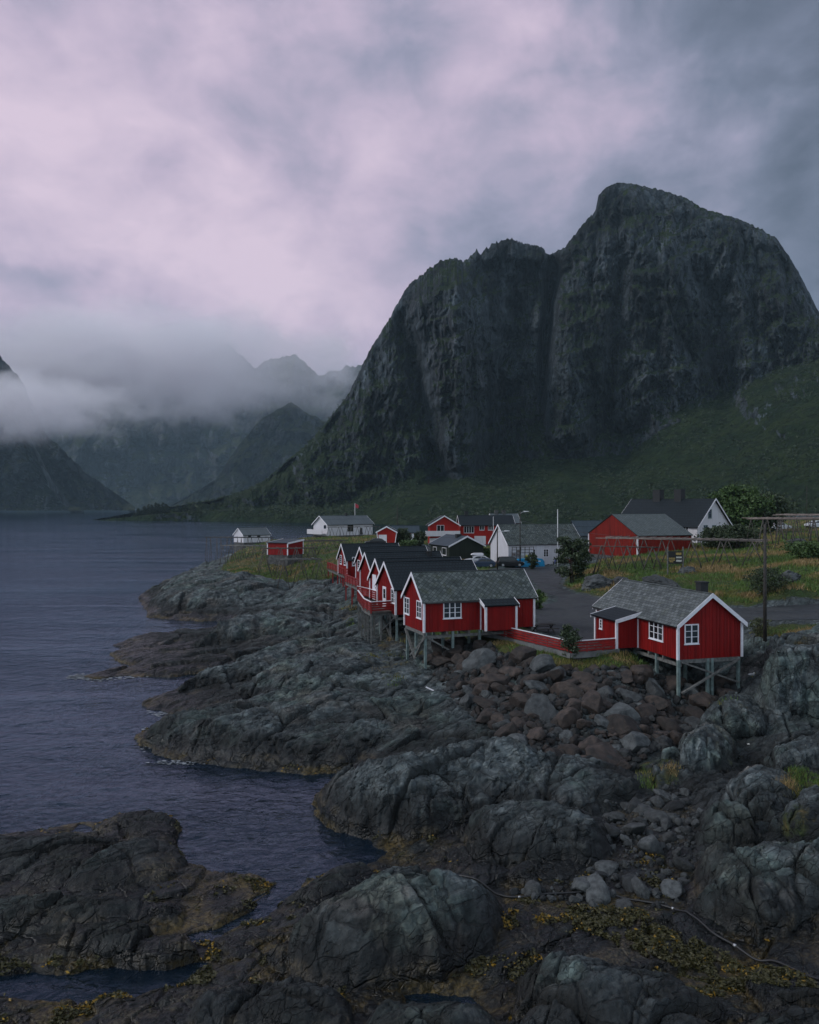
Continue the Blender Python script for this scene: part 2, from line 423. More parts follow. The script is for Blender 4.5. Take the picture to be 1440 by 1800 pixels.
# shore rock: gneiss with foliation, lichen, tide band and grass where the masks say
def rock_mat():
    m, n, b = material('shore_rock')
    g = n.n('ShaderNodeNewGeometry'); P = g.outputs['Position']
    x, y, z = n.xyz(P)
    A = lambda nm: n.n('ShaderNodeAttribute', attribute_name=nm).outputs['Fac']
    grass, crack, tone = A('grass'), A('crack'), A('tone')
    # foliation coordinates: long along strike
    aa = n.m('ADD', n.m('MULTIPLY', x, .80), n.m('MULTIPLY', y, .60)); bb = n.m('SUBTRACT', n.m('MULTIPLY', x, .60), n.m('MULTIPLY', y, .80))
    fv = n.comb(n.m('MULTIPLY', aa, .3), n.m('ADD', bb, 0), n.m('MULTIPLY', z, 1.3))
    big = n.noise(P, .22, 5, .6); med = n.noise(P, 1.1, 6, .62); fin = n.noise(P, 6.0, 5, .65)
    strat = n.noise(fv, 1.6, 6, .68, .8)
    fol = n.noise(fv, 5.5, 4, .6, .6)
    base = n.ramp(n.m('ADD', n.m('MULTIPLY', med, .5), n.m('MULTIPLY', strat, .5)),
                  [(.36, (.009, .012, .0135)), (.46, (.026, .033, .036)), (.54, (.052, .062, .066)), (.64, (.105, .118, .12))])
    base = n.mix(n.mapr(big, .52, .66, 0, .75), base, n.mix(1.0, base, (1.15, .86, .74), 'MULTIPLY'))
    base = n.mix(n.mapr(n.noise(P, .21, 4, .6), .50, .60, 0, .8), base, n.mix(1.0, base, (.90, 1.05, .94), 'MULTIPLY'))
    base = n.mix(n.mapr(n.noise(P, 2.7, 5, .7), .60, .70, 0, .5), base, (.11, .115, .105))      # pale lichen
    base = n.mix(n.mapr(fol, .38, .28, 0, .4), base, (.012, .014, .016))
    base = n.mix(n.mapr(n.noise(P, 3.1, 4, .7), .68, .74, 0, .5), base, (.11, .095, .018))       # yellow lichen specks
    # joints: fine dark fractures at two scales
    jv = n.v('ADD', n.comb(n.m('MULTIPLY', aa, .55), bb, n.m('MULTIPLY', z, .9)), n.v('SCALE', n.noise(P, 1.3, 3, .5, 0, 1), .45))
    j1 = n.vor(jv, .85, 'DISTANCE_TO_EDGE'); j2 = n.vor(jv, 2.9, 'DISTANCE_TO_EDGE')
    jm = n.mapr(n.noise(P, .6, 3), .42, .58)
    jf = n.m('MAXIMUM', n.mapr(j1, .045, .0), n.m('MULTIPLY', n.mapr(j2, .07, .0), jm))
    cell = n.n('ShaderNodeTexVoronoi'); n.put(cell.inputs['Vector'], jv); cell.inputs['Scale'].default_value = .85
    cv = n.mapr(n.xyz(cell.outputs['Color'])[0], 0, 1, .72, 1.3, False)
    base = n.mix(1.0, base, n.comb(cv, cv, cv), 'MULTIPLY')
    base = n.mix(n.m('MULTIPLY', jf, .42), base, (.007, .008, .008))
    base = n.mix(n.m('MULTIPLY', crack, .75), base, (.010, .011, .011))  # dark growth and soil in the cracks, plus occlusion-like shade painted into the colour
    base = n.mix(1.0, base, n.comb(tone, tone, tone), 'MULTIPLY')
    # bleached dry tops, dark damp rock below the storm line
    zn = n.m('ADD', z, n.m('MULTIPLY', n.m('SUBTRACT', n.noise(P, .33, 5, .62), .5), 2.2))
    dry = n.mapr(zn, .95, 2.5)
    base = n.mix(1.0, base, n.mix(dry, (.34, .345, .35), (1.58, 1.62, 1.60)), 'MULTIPLY')
    zz = n.m('ADD', z, n.m('MULTIPLY', n.m('SUBTRACT', n.noise(P, .7, 4), .5), .9))
    wet = n.mapr(zz, 1.15, .45)
    base = n.mix(n.m('MULTIPLY', wet, .75), base, n.mix(1.0, base, (.26, .28, .28), 'MULTIPLY'))
    # orange brown barnacle and algae stain just above the water
    base = n.mix(n.m('MULTIPLY', n.mapr(n.m('ABSOLUTE', n.m('SUBTRACT', zz, .62)), .34, .05), n.mapr(n.noise(P, .45, 4, .6), .50, .64, 0, .5)), base, n.mix(n.mapr(n.noise(P, 9, 4, .7), .4, .62), (.022, .018, .012), (.13, .105, .062)))
    weed = n.m('MULTIPLY', n.mapr(n.m('ADD', z, n.m('MULTIPLY', n.m('SUBTRACT', n.noise(P, 1.3, 5, .65), .5), .9)), .46, .12), n.mapr(n.noise(P, .28, 4), .42, .58))
    wc = n.mix(n.mapr(n.noise(P, 4.5, 5, .7), .35, .65), (.010, .009, .004), (.105, .076, .026))
    base = n.mix(n.m('MULTIPLY', weed, .9), base, wc)
    # turf
    gf = n.mapr(n.m('ADD', grass, n.m('MULTIPLY', n.m('SUBTRACT', n.noise(P, .9, 6, .65), .5), .9)), .42, .58)
    gc = n.mix(n.mapr(n.noise(P, .16, 5, .6), .40, .60), (.024, .050, .010), (.075, .072, .018))
    gc = n.mix(n.mapr(n.noise(P, .45, 4, .6), .54, .68), gc, (.11, .075, .032))
    gc = n.mix(n.mapr(n.noise(P, 3, 5, .7), .35, .65, 0, .6), gc, (.022, .028, .008))
    base = n.mix(gf, base, gc)
    n.put(b.inputs['Base Color'], base)
    n.put(b.inputs['Roughness'], n.mapr(wet, 0, 1, .82, .36))
    b.inputs['Specular IOR Level'].default_value = .35
    h = n.m('ADD', n.m('MULTIPLY', fin, .35), n.m('ADD', n.m('MULTIPLY', strat, .5), n.m('ADD', n.m('MULTIPLY', fol, .2), n.m('SUBTRACT', n.m('MULTIPLY', med, .5), n.m('MULTIPLY', jf, .35)))))
    n.put(b.inputs['Normal'], n.bump(h, .9, .22))
    return m
M['rock'] = rock_mat()
def boulder_mat(name, c1, c2):
    m, n, b = material(name)
    oc = n.n('ShaderNodeTexCoord').outputs['Object']
    oi = n.n('ShaderNodeObjectInfo').outputs['Random']
    v = n.v('ADD', oc, n.comb(n.m('MULTIPLY', oi, 31.0), n.m('MULTIPLY', oi, 17.0), 0))
    f = n.noise(v, 1.7, 6, .65)
    cc = n.mix(n.mapr(f, .3, .7), c1, c2)
    k = n.mapr(oi, 0, 1, .5, 1.6, False)
    cc = n.mix(1.0, cc, n.comb(k, k, k), 'MULTIPLY')
    cc = n.mix(n.mapr(n.noise(v, 5, 5, .7), .6, .7, 0, .5), cc, tuple(x * 1.8 for x in c2))
    n.put(b.inputs['Base Color'], cc); b.inputs['Roughness'].default_value = .8
    n.put(b.inputs['Normal'], n.bump(n.noise(v, 4, 7, .65), .6, .12))
    return m
M['b_brown'] = boulder_mat('brown_boulder', (.010, .0085, .008), (.046, .033, .0275))
M['b_grey'] = boulder_mat('grey_boulder', (.016, .019, .021), (.060, .067, .070))
M['b_dark'] = boulder_mat('wet_boulder', (.006, .008, .0095), (.022, .026, .029))

def cliff_mat(name, rockc, grassc, gthr, scale=1.0, haze=0):
    m, n, b = material(name)
    g = n.n('ShaderNodeNewGeometry'); P = g.outputs['Position']
    nz = n.xyz(g.outputs['Normal'])[2]
    x, y, z = n.xyz(P)
    v = n.v('MULTIPLY', P, (1.25, 1.25, .14))
    streak = n.noise(v, .05 / scale, 7, .68, .5)
    f2 = n.noise(P, .12 / scale, 6, .65)
    big = n.noise(P, .011 / scale, 4, .6)
    face = n.noise(n.v('MULTIPLY', P, (1, 1, .4)), .018 / scale, 6, .62, .4)
    crk = n.vor(n.v('ADD', n.v('MULTIPLY', P, (1, 1, .45)), n.v('SCALE', n.noise(P, .05 / scale, 3, .5, 0, 1), 14.0 * scale)), .05 / scale, 'DISTANCE_TO_EDGE')
    rc = n.ramp(n.m('ADD', n.m('MULTIPLY', streak, .36), n.m('ADD', n.m('MULTIPLY', f2, .20), n.m('MULTIPLY', face, .44))),
                [(.41, tuple(c * .24 for c in rockc)), (.48, tuple(c * .72 for c in rockc)), (.54, tuple(c * 1.45 for c in rockc)), (.62, tuple(c * 2.9 for c in rockc))])
    rc = n.mix(n.mapr(big, .5, .65, 0, .5), rc, n.mix(1.0, rc, (1.2, .97, .92), 'MULTIPLY'))
    rc = n.mix(n.mapr(crk, .06, .0, 0, .65), rc, tuple(c * .2 for c in rockc))
    gm = n.m('ADD', nz, n.m('ADD', n.m('MULTIPLY', n.m('SUBTRACT', f2, .5), .75), n.m('MULTIPLY', n.m('SUBTRACT', big, .5), .7)))
    gm = n.m('ADD', gm, n.mapr(z, 150 * scale, 0, 0, .46, False))
    gf = n.mapr(gm, gthr, gthr + .16)
    gc = n.mix(n.mapr(n.noise(P, .03 / scale, 5, .65), .42, .6), grassc, tuple(c * k for c, k in zip(grassc, (1.9, 1.45, 1.3))))
    gc = n.mix(n.mapr(n.noise(P, .16 / scale, 4, .6), .45, .62, 0, .8), gc, tuple(c * .45 for c in grassc))
    n.put(b.inputs['Base Color'], n.mix(gf, rc, gc)); b.inputs['Roughness'].default_value = .9
    b.inputs['Specular IOR Level'].default_value = .15
    n.put(b.inputs['Normal'], n.bump(n.m('ADD', n.m('ADD', streak, n.m('MULTIPLY', n.mapr(crk, 0, .1), .25)), n.m('MULTIPLY', f2, .8)), 1.0, 9 * scale))
    return m
M['cliff'] = cliff_mat('mountain_rock', (.046, .057, .066), (.013, .028, .009), .63)
M['farcliff'] = cliff_mat('far_mountain_rock', (.05, .055, .06), (.022, .032, .014), .62, 3.0)

def water_mat():
    m, n, b = material('sea_water')
    nt = m.node_tree; nt.nodes.remove(b)
    P = n.n('ShaderNodeNewGeometry').outputs['Position']
    x, y, z = n.xyz(P)
    w1 = n.noise(n.v('MULTIPLY', P, (.7, 1.0, 1)), .55, 3, .5, .6)
    w2 = n.noise(n.v('MULTIPLY', P, (.8, 1.0, 1)), 1.9, 4, .55, .5)
    w3 = n.noise(P, .06, 3, .5)
    calm = n.mapr(n.noise(n.v('MULTIPLY', P, (.012, .05, 1)), 1.0, 3, .55, .4), .35, .65, .35, 1.0)
    h = n.m('ADD', n.m('MULTIPLY', w1, 1.0), n.m('MULTIPLY', w2, .42))
    h = n.m('MULTIPLY', h, calm)
    bmp = n.bump(h, 1.0, .32)
    fr = n.n('ShaderNodeFresnel'); fr.inputs['IOR'].default_value = 1.34; n.put(fr.inputs['Normal'], bmp)
    gl = n.n('ShaderNodeBsdfGlossy'); n.put(gl.inputs['Color'], (.68, .80, 1)); gl.inputs['Roughness'].default_value = .06; n.put(gl.inputs['Normal'], bmp)
    df = n.n('ShaderNodeBsdfDiffuse'); n.put(df.inputs['Color'], (.008, .018, .034)); n.put(df.inputs['Normal'], bmp)
    tr = n.n('ShaderNodeBsdfTransparent'); n.put(tr.inputs['Color'], (.55, .72, .75))
    mx = n.n('ShaderNodeMixShader'); mx.inputs[0].default_value = .55
    nt.links.new(df.outputs[0], mx.inputs[1]); nt.links.new(tr.outputs[0], mx.inputs[2])
    m2 = n.n('ShaderNodeMixShader'); nt.links.new(fr.outputs[0], m2.inputs[0])
    nt.links.new(mx.outputs[0], m2.inputs[1]); nt.links.new(gl.outputs[0], m2.inputs[2])
    out = [q for q in nt.nodes if q.type == 'OUTPUT_MATERIAL'][0]
    nt.links.new(m2.outputs[0], out.inputs[0])
    return m
M['water'] = water_mat()
def road_mat():
    m, n, b = material('worn_asphalt')
    P = n.n('ShaderNodeNewGeometry').outputs['Position']
    f = n.noise(P, .35, 5, .6); f2 = n.noise(P, 3, 5, .7)
    cc = n.mix(n.mapr(f, .35, .65), (.022, .026, .030), (.042, .047, .051))
    cc = n.mix(n.mapr(f2, .5, .7, 0, .35), cc, (.09, .09, .085))
    n.put(b.inputs['Base Color'], cc); n.put(b.inputs['Roughness'], n.mapr(f, .4, .6, .5, .85)); b.inputs['Specular IOR Level'].default_value = .25
    n.put(b.inputs['Normal'], n.bump(n.noise(P, 8, 5, .7), .4, .05))
    return m
M['road'] = road_mat()
# ------------------------------------------------------------------ shore terrain
# surveyed spot heights: bearing, drop, height above the sea
SPOTS = """
860 1135 4.6|980 1162 4.6|1090 1168 4.6|820 1150 3.6|800 1190 2.9|850 1230 2.5|1000 1220 3.1|1100 1220 3.0|1180 1200 3.0|1000 1290 1.9|1080 1310 1.6|1000 1337 1.1|1180 1290 1.5|1190 1245 1.8|760 1140 3.3|800 1125 4|845 1120 4.7|880 1118 4.9|820 1121 4.6|780 1128 4.0|720 1150 2.9|900 1240 2.7|1240 1240 1.9|1300 1225 2.2|1310 1130 3.6
620 1110 2.6|660 1100 3.0|680 1140 2.9|700 1180 2.8|740 1190 2.5|640 1080 3.0|620 1052 3.6|600 1030 4.2
960 1110 5.2|1030 1085 5.3|1000 1122 5.15|1050 1100 5.2|940 1104 5.3|1000 1042 5.5|970 1012 5.6|960 996 5.8|880 997 5.9|960 1062 5.4|1060 1058 5.7|1180 1070 6|1310 1074 6.3|1440 1064 6.8|1440 1085 6.8|1330 1090 6.4|1060 1130 5.1|1560 1060 7|1560 1088 7|900 1010 5.8|930 1030 5.6|860 1020 5.7
1020 1028 6.0|1060 1035 6.2|1130 1040 6.4|1040 994 6.9|1122 974 8.6|1175 1000 8|1060 1003 7.6|1300 1058 7.2|1300 1000 8.4|1400 1000 9.3|1400 1040 8|1440 960 10.2|1400 960 10.2|1320 955 10.0|1250 965 9.2|1480 1000 9.6|1560 960 10.4|1560 1010 9|1380 975 9.8
675 955 8.2|600 950 8|640 950 8.1|580 975 7.2|560 1000 6|600 985 6.8|500 978 6.5|540 1008 5.4|480 1000 5.0|590 1010 4.8|460 975 6|620 1000 6|520 960 6.8|560 955 7.2|440 962 6|420 978 5.6|470 990 5.4
"""
# plan spots: bearing, ground-plane drop, height
PLAN = """300 1050 1.2|340 1060 1.6|420 1050 2.4|500 1050 2.8|560 1065 2.4|440 1090 .9|520 1090 1.5
270 1150 .5|340 1140 .8|400 1130 1.0|470 1130 1.4|330 1175 .45|420 1165 .8|500 1160 1.4|560 1140 2.0|230 1160 .3
300 1235 .5|360 1230 .7|430 1215 1.1|480 1195 1.5|540 1180 2.0|330 1300 .6|420 1310 .9|520 1310 1.1|620 1320 .9|700 1310 1.4|780 1300 1.8|600 1250 2.0|500 1250 1.6|700 1240 2.4
620 1370 .3|680 1350 .7|760 1340 1.1|850 1350 1.5|640 1440 .5|720 1470 .4|800 1480 .4|900 1440 .9|960 1400 1.1|1050 1400 1.1|1130 1410 1.0|1200 1400 1.0
700 1540 .3|780 1560 .3|860 1560 .35|950 1570 .35|1050 1560 .4|1150 1560 .5|1000 1620 .25|1100 1640 .25|1200 1660 .25|1300 1700 .28|1420 1720 .35|1560 1720 .5|900 1620 .25|1180 1500 .7|1260 1480 1.0|1350 1470 1.2|1450 1460 1.3|1560 1460 1.4|1300 1400 1.1|1400 1400 1.2|1340 1330 1.2|1440 1335 1.0|1560 1330 1.0|1700 1330 1.0|1700 1460 1.4
560 1560 .3|500 1620 .2|560 1660 .4|460 1680 .3|620 1600 .5|0 1520 .4|100 1530 .45|200 1500 .4|280 1500 .3|350 1560 .2|400 1560 .2|450 1570 .12|400 1600 .2|300 1600 .35|100 1600 .4|0 1640 .3|100 1680 .2|250 1690 .2|350 1670 .25|-200 1520 .5|-200 1640 .3|-400 1560 .5|-400 1700 .3
0 1790 .25|100 1790 .3|200 1780 .35|300 1770 .35|400 1740 .35|500 1740 .3|600 1780 .25|720 1765 .12|800 1770 .15|860 1720 .15|950 1690 .3|1050 1700 .35|1250 1760 .3|1440 1780 .5
-300 1900 .3|0 1900 .35|200 1900 .4|400 1900 .5|600 1900 .5|800 1900 .5|1000 1900 .6|1200 1900 .6|1400 1900 .6|1700 1900 .6|0 2050 .3|400 2050 .3|800 2050 .3|1200 2050 .3|1700 2050 .3"""
WORLD_SPOTS = [(440, 230, 5.9), (475, 232, 6.2), (410, 222, 4.5), (430, 250, 4), (590, 250, 7.3), (650, 250, 7.4), (545, 250, 6.6), (520, 255, 4), (600, 225, 7.3), (600, 290, 3), (700, 195, 7.6), (700, 260, 7), (750, 210, 6.2), (900, 215, 6.2), (800, 150, 6.2), (760, 120, 6.0), (720, 100, 5.8), (830, 100, 5.8), (700, 150, 7.4), (850, 340, 4), (700, 340, 2), (1000, 340, 6), (1025, 190, 6.2), (950, 180, 6), (950, 250, 6), (1100, 165, 8.6), (1200, 200, 10), (1300, 170, 10.5), (1440, 150, 11), (1440, 250, 12), (1200, 300, 8), (1560, 150, 11), (1700, 100, 9), (1440, 380, 12), (1200, 400, 4), (1700, 300, 12)]
rows = [tuple(map(float, t.split())) for ln in SPOTS.strip().splitlines() for t in ln.split('|')]
cp = np.array([(px, 890 + (py - 890) * 16 / (16 - z), z) for px, py, z in rows] + [(px, 890 + 23040 / Y, z) for px, Y, z in WORLD_SPOTS] + [tuple(map(float, t.split())) for ln in PLAN.splitlines() for t in ln.split('|')])
def warp_q(q): return np.where(q < 1150, 1150 - (1150 - q) * 1.7, q)     # distant ground is foreshortened: give it more room
A_ = np.stack([cp[:, 0], warp_q(cp[:, 1])], 1)
def rbf_k(r): return np.sqrt(r * r + 200.0)
D_ = np.hypot(A_[:, None, 0] - A_[None, :, 0], A_[:, None, 1] - A_[None, :, 1])
n_ = len(A_)
K_ = np.zeros((n_ + 1, n_ + 1)); K_[:n_, :n_] = rbf_k(D_) - np.eye(n_) * 14.0; K_[:n_, n_] = 1; K_[n_, :n_] = 1
wts = np.linalg.solve(K_, np.append(cp[:, 2], 0))
GX = np.arange(-700, 2140.1, 6.0); GQ = np.arange(936, 2100.1, 3.0)
gxx, gqq = np.meshgrid(GX, GQ)
HB = np.full(gxx.shape, wts[-1]); gw = warp_q(gqq)
for i in range(n_): HB += wts[i] * rbf_k(np.hypot(gxx - A_[i, 0], gw - A_[i, 1]))
def hsoft(X, Y):
    px = 720 + 1440 * X / Y; q = 890 + 23040 / Y
    a = np.clip((px - GX[0]) / 6.0, 0, len(GX) - 1.001); b = np.clip((q - GQ[0]) / 3.0, 0, len(GQ) - 1.001)
    ia = a.astype(int); ib = b.astype(int); fa = a - ia; fb = b - ib
    return (HB[ib, ia] * (1 - fa) + HB[ib, ia + 1] * fa) * (1 - fb) + (HB[ib + 1, ia] * (1 - fa) + HB[ib + 1, ia + 1] * fa) * fb
def in_poly(X, Y, poly):
    r = np.zeros(X.shape, bool); n = len(poly)
    for i in range(n):
        x1, y1 = poly[i]; x2, y2 = poly[(i + 1) % n]
        if y1 == y2: continue
        c = ((y1 > Y) != (y2 > Y)) & (X < (x2 - x1) * (Y - y1) / (y2 - y1) + x1); r ^= c
    return r
def poly_dist(X, Y, poly):
    dmin = np.full(X.shape, 1e9); n = len(poly)
    for i in range(n):
        x1, y1 = poly[i]; x2, y2 = poly[(i + 1) % n]; dx, dy = x2 - x1, y2 - y1
        t = np.clip(((X - x1) * dx + (Y - y1) * dy) / (dx * dx + dy * dy + 1e-9), 0, 1)
        dmin = np.minimum(dmin, np.hypot(X - x1 - t * dx, Y - y1 - t * dy))
    return dmin
def soft_in(X, Y, poly, w):
    """1 inside, falling to 0 at distance w outside"""
    r = np.zeros(X.shape); pa = np.array(poly)
    m = (X > pa[:, 0].min() - w) & (X < pa[:, 0].max() + w) & (Y > pa[:, 1].min() - w) & (Y < pa[:, 1].max() + w)
    if m.any():
        x, y = X[m], Y[m]; i = in_poly(x, y, poly); dd = poly_dist(x, y, poly)
        r[m] = np.where(i, 1, 1 - sstep(0, w, dd))
    return r
PQ = lambda t: [((a - 720) / 1440 * (23040 / (b - 890)), 23040 / (b - 890)) for a, b in (tuple(map(float, w.split())) for w in t.split('|'))]
COAST = PQ("1900 940|1000 945|850 950|700 955|600 962|500 966|450 972|420 980|402 995|375 1003|340 1013|300 1024|265 1037|243 1049|250 1062|262 1085|295 1089|330 1091|395 1093|415 1096|400 1101|350 1113|320 1108|290 1117|255 1118|230 1125|200 1135|212 1143|196 1153|205 1165|228 1172|185 1180|150 1189|170 1193|230 1189|300 1191|345 1187|380 1183|428 1181|445 1187|405 1200|352 1211|310 1217|285 1221|265 1228|247 1238|262 1249|290 1254|315 1258|300 1268|275 1277|252 1290|244 1297|250 1312|275 1327|330 1339|400 1349|470 1356|500 1358|560 1360|615 1358|600 1368|575 1385|556 1400|547 1415|556 1430|580 1452|620 1467|650 1480|678 1500|668 1512|640 1520|600 1530|560 1545|520 1565|500 1590|470 1615|440 1630|400 1648|350 1655|340 1645|400 1622|440 1600|480 1572|495 1555|470 1545|430 1533|380 1530|330 1522|312 1500|300 1485|318 1462|312 1445|290 1437|260 1438|200 1445|140 1447|90 1455|40 1465|0 1470|-100 1475|-400 1485|-400 2200|1900 2200")
POOLS = [PQ("-60 1712|0 1712|60 1704|120 1712|200 1706|300 1702|352 1690|372 1698|330 1725|250 1752|150 1770|60 1765|0 1758|-60 1760"), PQ("140 1452|165 1455|170 1470|140 1474|120 1462"), PQ("700 1752|760 1745|830 1750|850 1775|780 1790|720 1780")]
# separate rock masses: plan outline, foot height, height, width of the rounded shoulder
BODIES = [(PQ(t), zb, h, w) for t, zb, h, w in (
    ("460 1700|520 1745|600 1757|700 1750|780 1742|850 1697|890 1647|880 1610|800 1592|740 1574|690 1570|640 1582|570 1632", .15, 2.15, 2.6),
    ("547 1415|580 1452|650 1480|720 1490|790 1477|840 1462|900 1440|960 1420|1000 1400|985 1380|900 1356|820 1352|740 1368|650 1392|590 1395", .1, 2.6, 4.0),
    ("800 1475|830 1530|950 1542|1040 1537|1090 1515|1080 1470|1000 1450|880 1450", .3, 1.55, 1.8),
    ("870 1440|960 1455|1080 1450|1130 1430|1120 1390|1000 1378|900 1396", .8, 1.0, 1.6),
    ("1212 1560|1225 1625|1280 1655|1340 1672|1400 1660|1440 1640|1600 1640|1600 1560|1440 1545|1340 1545|1240 1548", .3, 1.9, 1.3),
    ("1190 1370|1200 1395|1240 1400|1280 1385|1300 1350|1280 1332|1220 1332", 1.0, 1.9, 1.1),
    ("1270 1450|1300 1475|1360 1480|1400 1460|1400 1420|1340 1405|1290 1415", 1.1, 1.05, .9),
    ("1335 1370|1360 1395|1440 1397|1600 1395|1600 1350|1440 1338|1360 1343", .9, 1.5, .8),
    ("1370 1500|1400 1522|1600 1520|1600 1450|1400 1450", 1.2, 1.1, .9),
    ("1215 1470|1235 1520|1290 1530|1340 1515|1330 1485|1270 1478|1240 1462", .8, .9, .9),
    ("1230 1320|1280 1335|1340 1332|1345 1290|1280 1278|1235 1288", 1.6, 1.4, 1.2),
    ("-300 1570|0 1572|120 1600|230 1582|300 1562|330 1530|290 1490|200 1480|60 1488|-300 1490", .2, .75, 1.8),
    ("150 1490|200 1510|270 1515|310 1490|315 1452|270 1441|200 1448|160 1462", .05, .85, 1.0),
    ("90 1690|200 1717|300 1707|350 1690|340 1662|240 1652|120 1652", .15, .75, .7),
    ("-300 1655|0 1662|180 1657|330 1627|330 1600|200 1600|0 1610|-300 1610", .25, .65, .9),
    ("330 1800|420 1758|520 1758|620 1790|620 1850|330 1850", .25, .9, 1.0),
    ("900 1760|960 1722|1060 1726|1180 1756|1280 1800|1280 1900|880 1900", .25, 1.15, 1.2),
    ("640 1802|760 1800|860 1788|900 1850|880 1950|620 1950", .2, .9, .9),
    ("1290 1810|1360 1785|1560 1800|1560 1900|1280 1900", .25, .85, .9),
    ("500 1600|560 1617|640 1592|690 1552|640 1535|560 1550", .0, .8, .9),
    ("256 1310|330 1336|470 1353|600 1356|680 1345|760 1328|800 1290|760 1250|640 1215|560 1215|480 1238|400 1260|330 1280|270 1292", .05, 2.3, 4.2),
    ("420 1240|520 1262|640 1255|740 1240|760 1200|700 1165|600 1150|520 1172|460 1203", 1.0, 2.1, 5.0),
    ("300 1230|400 1222|470 1222|560 1192|640 1160|650 1130|590 1130|500 1157|440 1182|360 1212", .4, 2.2, 3.2),
    ("330 1150|440 1146|540 1147|620 1122|660 1090|640 1068|570 1078|480 1106|400 1122", .4, 3.3, 5.0),
    ("260 1070|290 1082|340 1086|420 1087|520 1082|580 1066|590 1042|500 1024|400 1018|330 1030|280 1042", .2, 4.4, 9.0),
    ("1325 1295|1345 1310|1400 1316|1600 1318|1900 1318|1900 1238|1440 1240|1370 1238|1335 1255", .9, 5.6, 1.9))]
def coast_dist(X, Y):
    d = poly_dist(X, Y, COAST); ins = in_poly(X, Y, COAST); d = np.where(ins, d, -d)
    for p in POOLS:
        m_ = (X > min(q[0] for q in p) - 6) & (X < max(q[0] for q in p) + 6) & (Y > min(q[1] for q in p) - 6) & (Y < max(q[1] for q in p) + 6)
        if m_.any():
            x, y = X[m_], Y[m_]; dd = poly_dist(x, y, p); dd = np.where(in_poly(x, y, p), -dd, dd); d[m_] = np.minimum(d[m_], dd)
    return d
def smin(a, b, k):
    h = np.clip(.5 + .5 * (b - a) / k, 0, 1); return b * (1 - h) + a * h - k * h * (1 - h)
def hbase(X, Y, warp=True):
    """ground before weathering: soft landform, cut by the coast, with the rock masses standing on it"""
    H = hsoft(X, Y)
    wq = np.clip(Y / 60, .55, 1.2); wob = .55 * wq * fbm(X / 2.4, Y / 2.4, 4, 141, .55); wob2 = .75 * wq * fbm(X / 2.4 + 31, Y / 2.4, 4, 142, .55)
    x2, y2 = X + wob, Y + wob2
    d = coast_dist(x2, y2)
    sl = .34 + .25 * sstep(50, 44, Y) * 0 + .3 * sstep(.4, 2.2, H)
    B = np.where(d > 0, smin(H, d * sl + .02, .25), np.maximum(d * np.where(Y < 47, .10, .5) - .16 * (1 - np.exp(np.minimum(d, 0) / .15)), -4.0))
    for p, zb, h, w in BODIES:
        pa = np.array(p); m_ = (x2 > pa[:, 0].min() - .1) & (x2 < pa[:, 0].max() + .1) & (y2 > pa[:, 1].min() - .1) & (y2 < pa[:, 1].max() + .1)
        if not m_.any(): continue
        x, y = x2[m_], y2[m_]; i = in_poly(x, y, p); dd = np.where(i, poly_dist(x, y, p), 0)
        ww = w * (1 + .45 * perlin(x / 1.9 + h * 7, y / 1.9, 143)); t = np.clip(dd / ww, 0, 1); t2 = np.clip(dd / (2.6 * w), 0, 1)
        cr_ = np.clip(dd / max(dd.max(), .1), 0, 1); kc = .10 if h > 5 else .5; v = zb + h * ((1 - kc) * np.sqrt(np.maximum(1 - (1 - t) ** 2, 0)) ** 1.2 + kc * cr_ ** .85)
        B[m_] = np.where(i & (d[m_] > 0), np.maximum(B[m_], v), B[m_])
    return B
XY = lambda pts: [tuple(atz(px, py, z)[:2]) for px, py, z in pts]
ROAD = XY([(872, 1001, 5.8), (955, 995, 5.8), (988, 1000, 5.8), (988, 1015, 5.7), (978, 1030, 5.6), (1003, 1043, 5.6), (1060, 1056, 5.7), (1180, 1067, 6), (1310, 1070, 6.3), (1440, 1062, 6.8), (1580, 1058, 7),
           (1600, 1086, 7), (1440, 1086, 6.8), (1330, 1090, 6.4), (1200, 1100, 5.9), (1064, 1098, 5.4), (1062, 1126, 5.15), (1003, 1121, 5.15), (952, 1108, 5.25), (946, 1066, 5.4), (985, 1058, 5.5), (985, 1049, 5.5), (955, 1038, 5.6), (940, 1020, 5.7), (905, 1012, 5.8), (868, 1010, 5.8)])
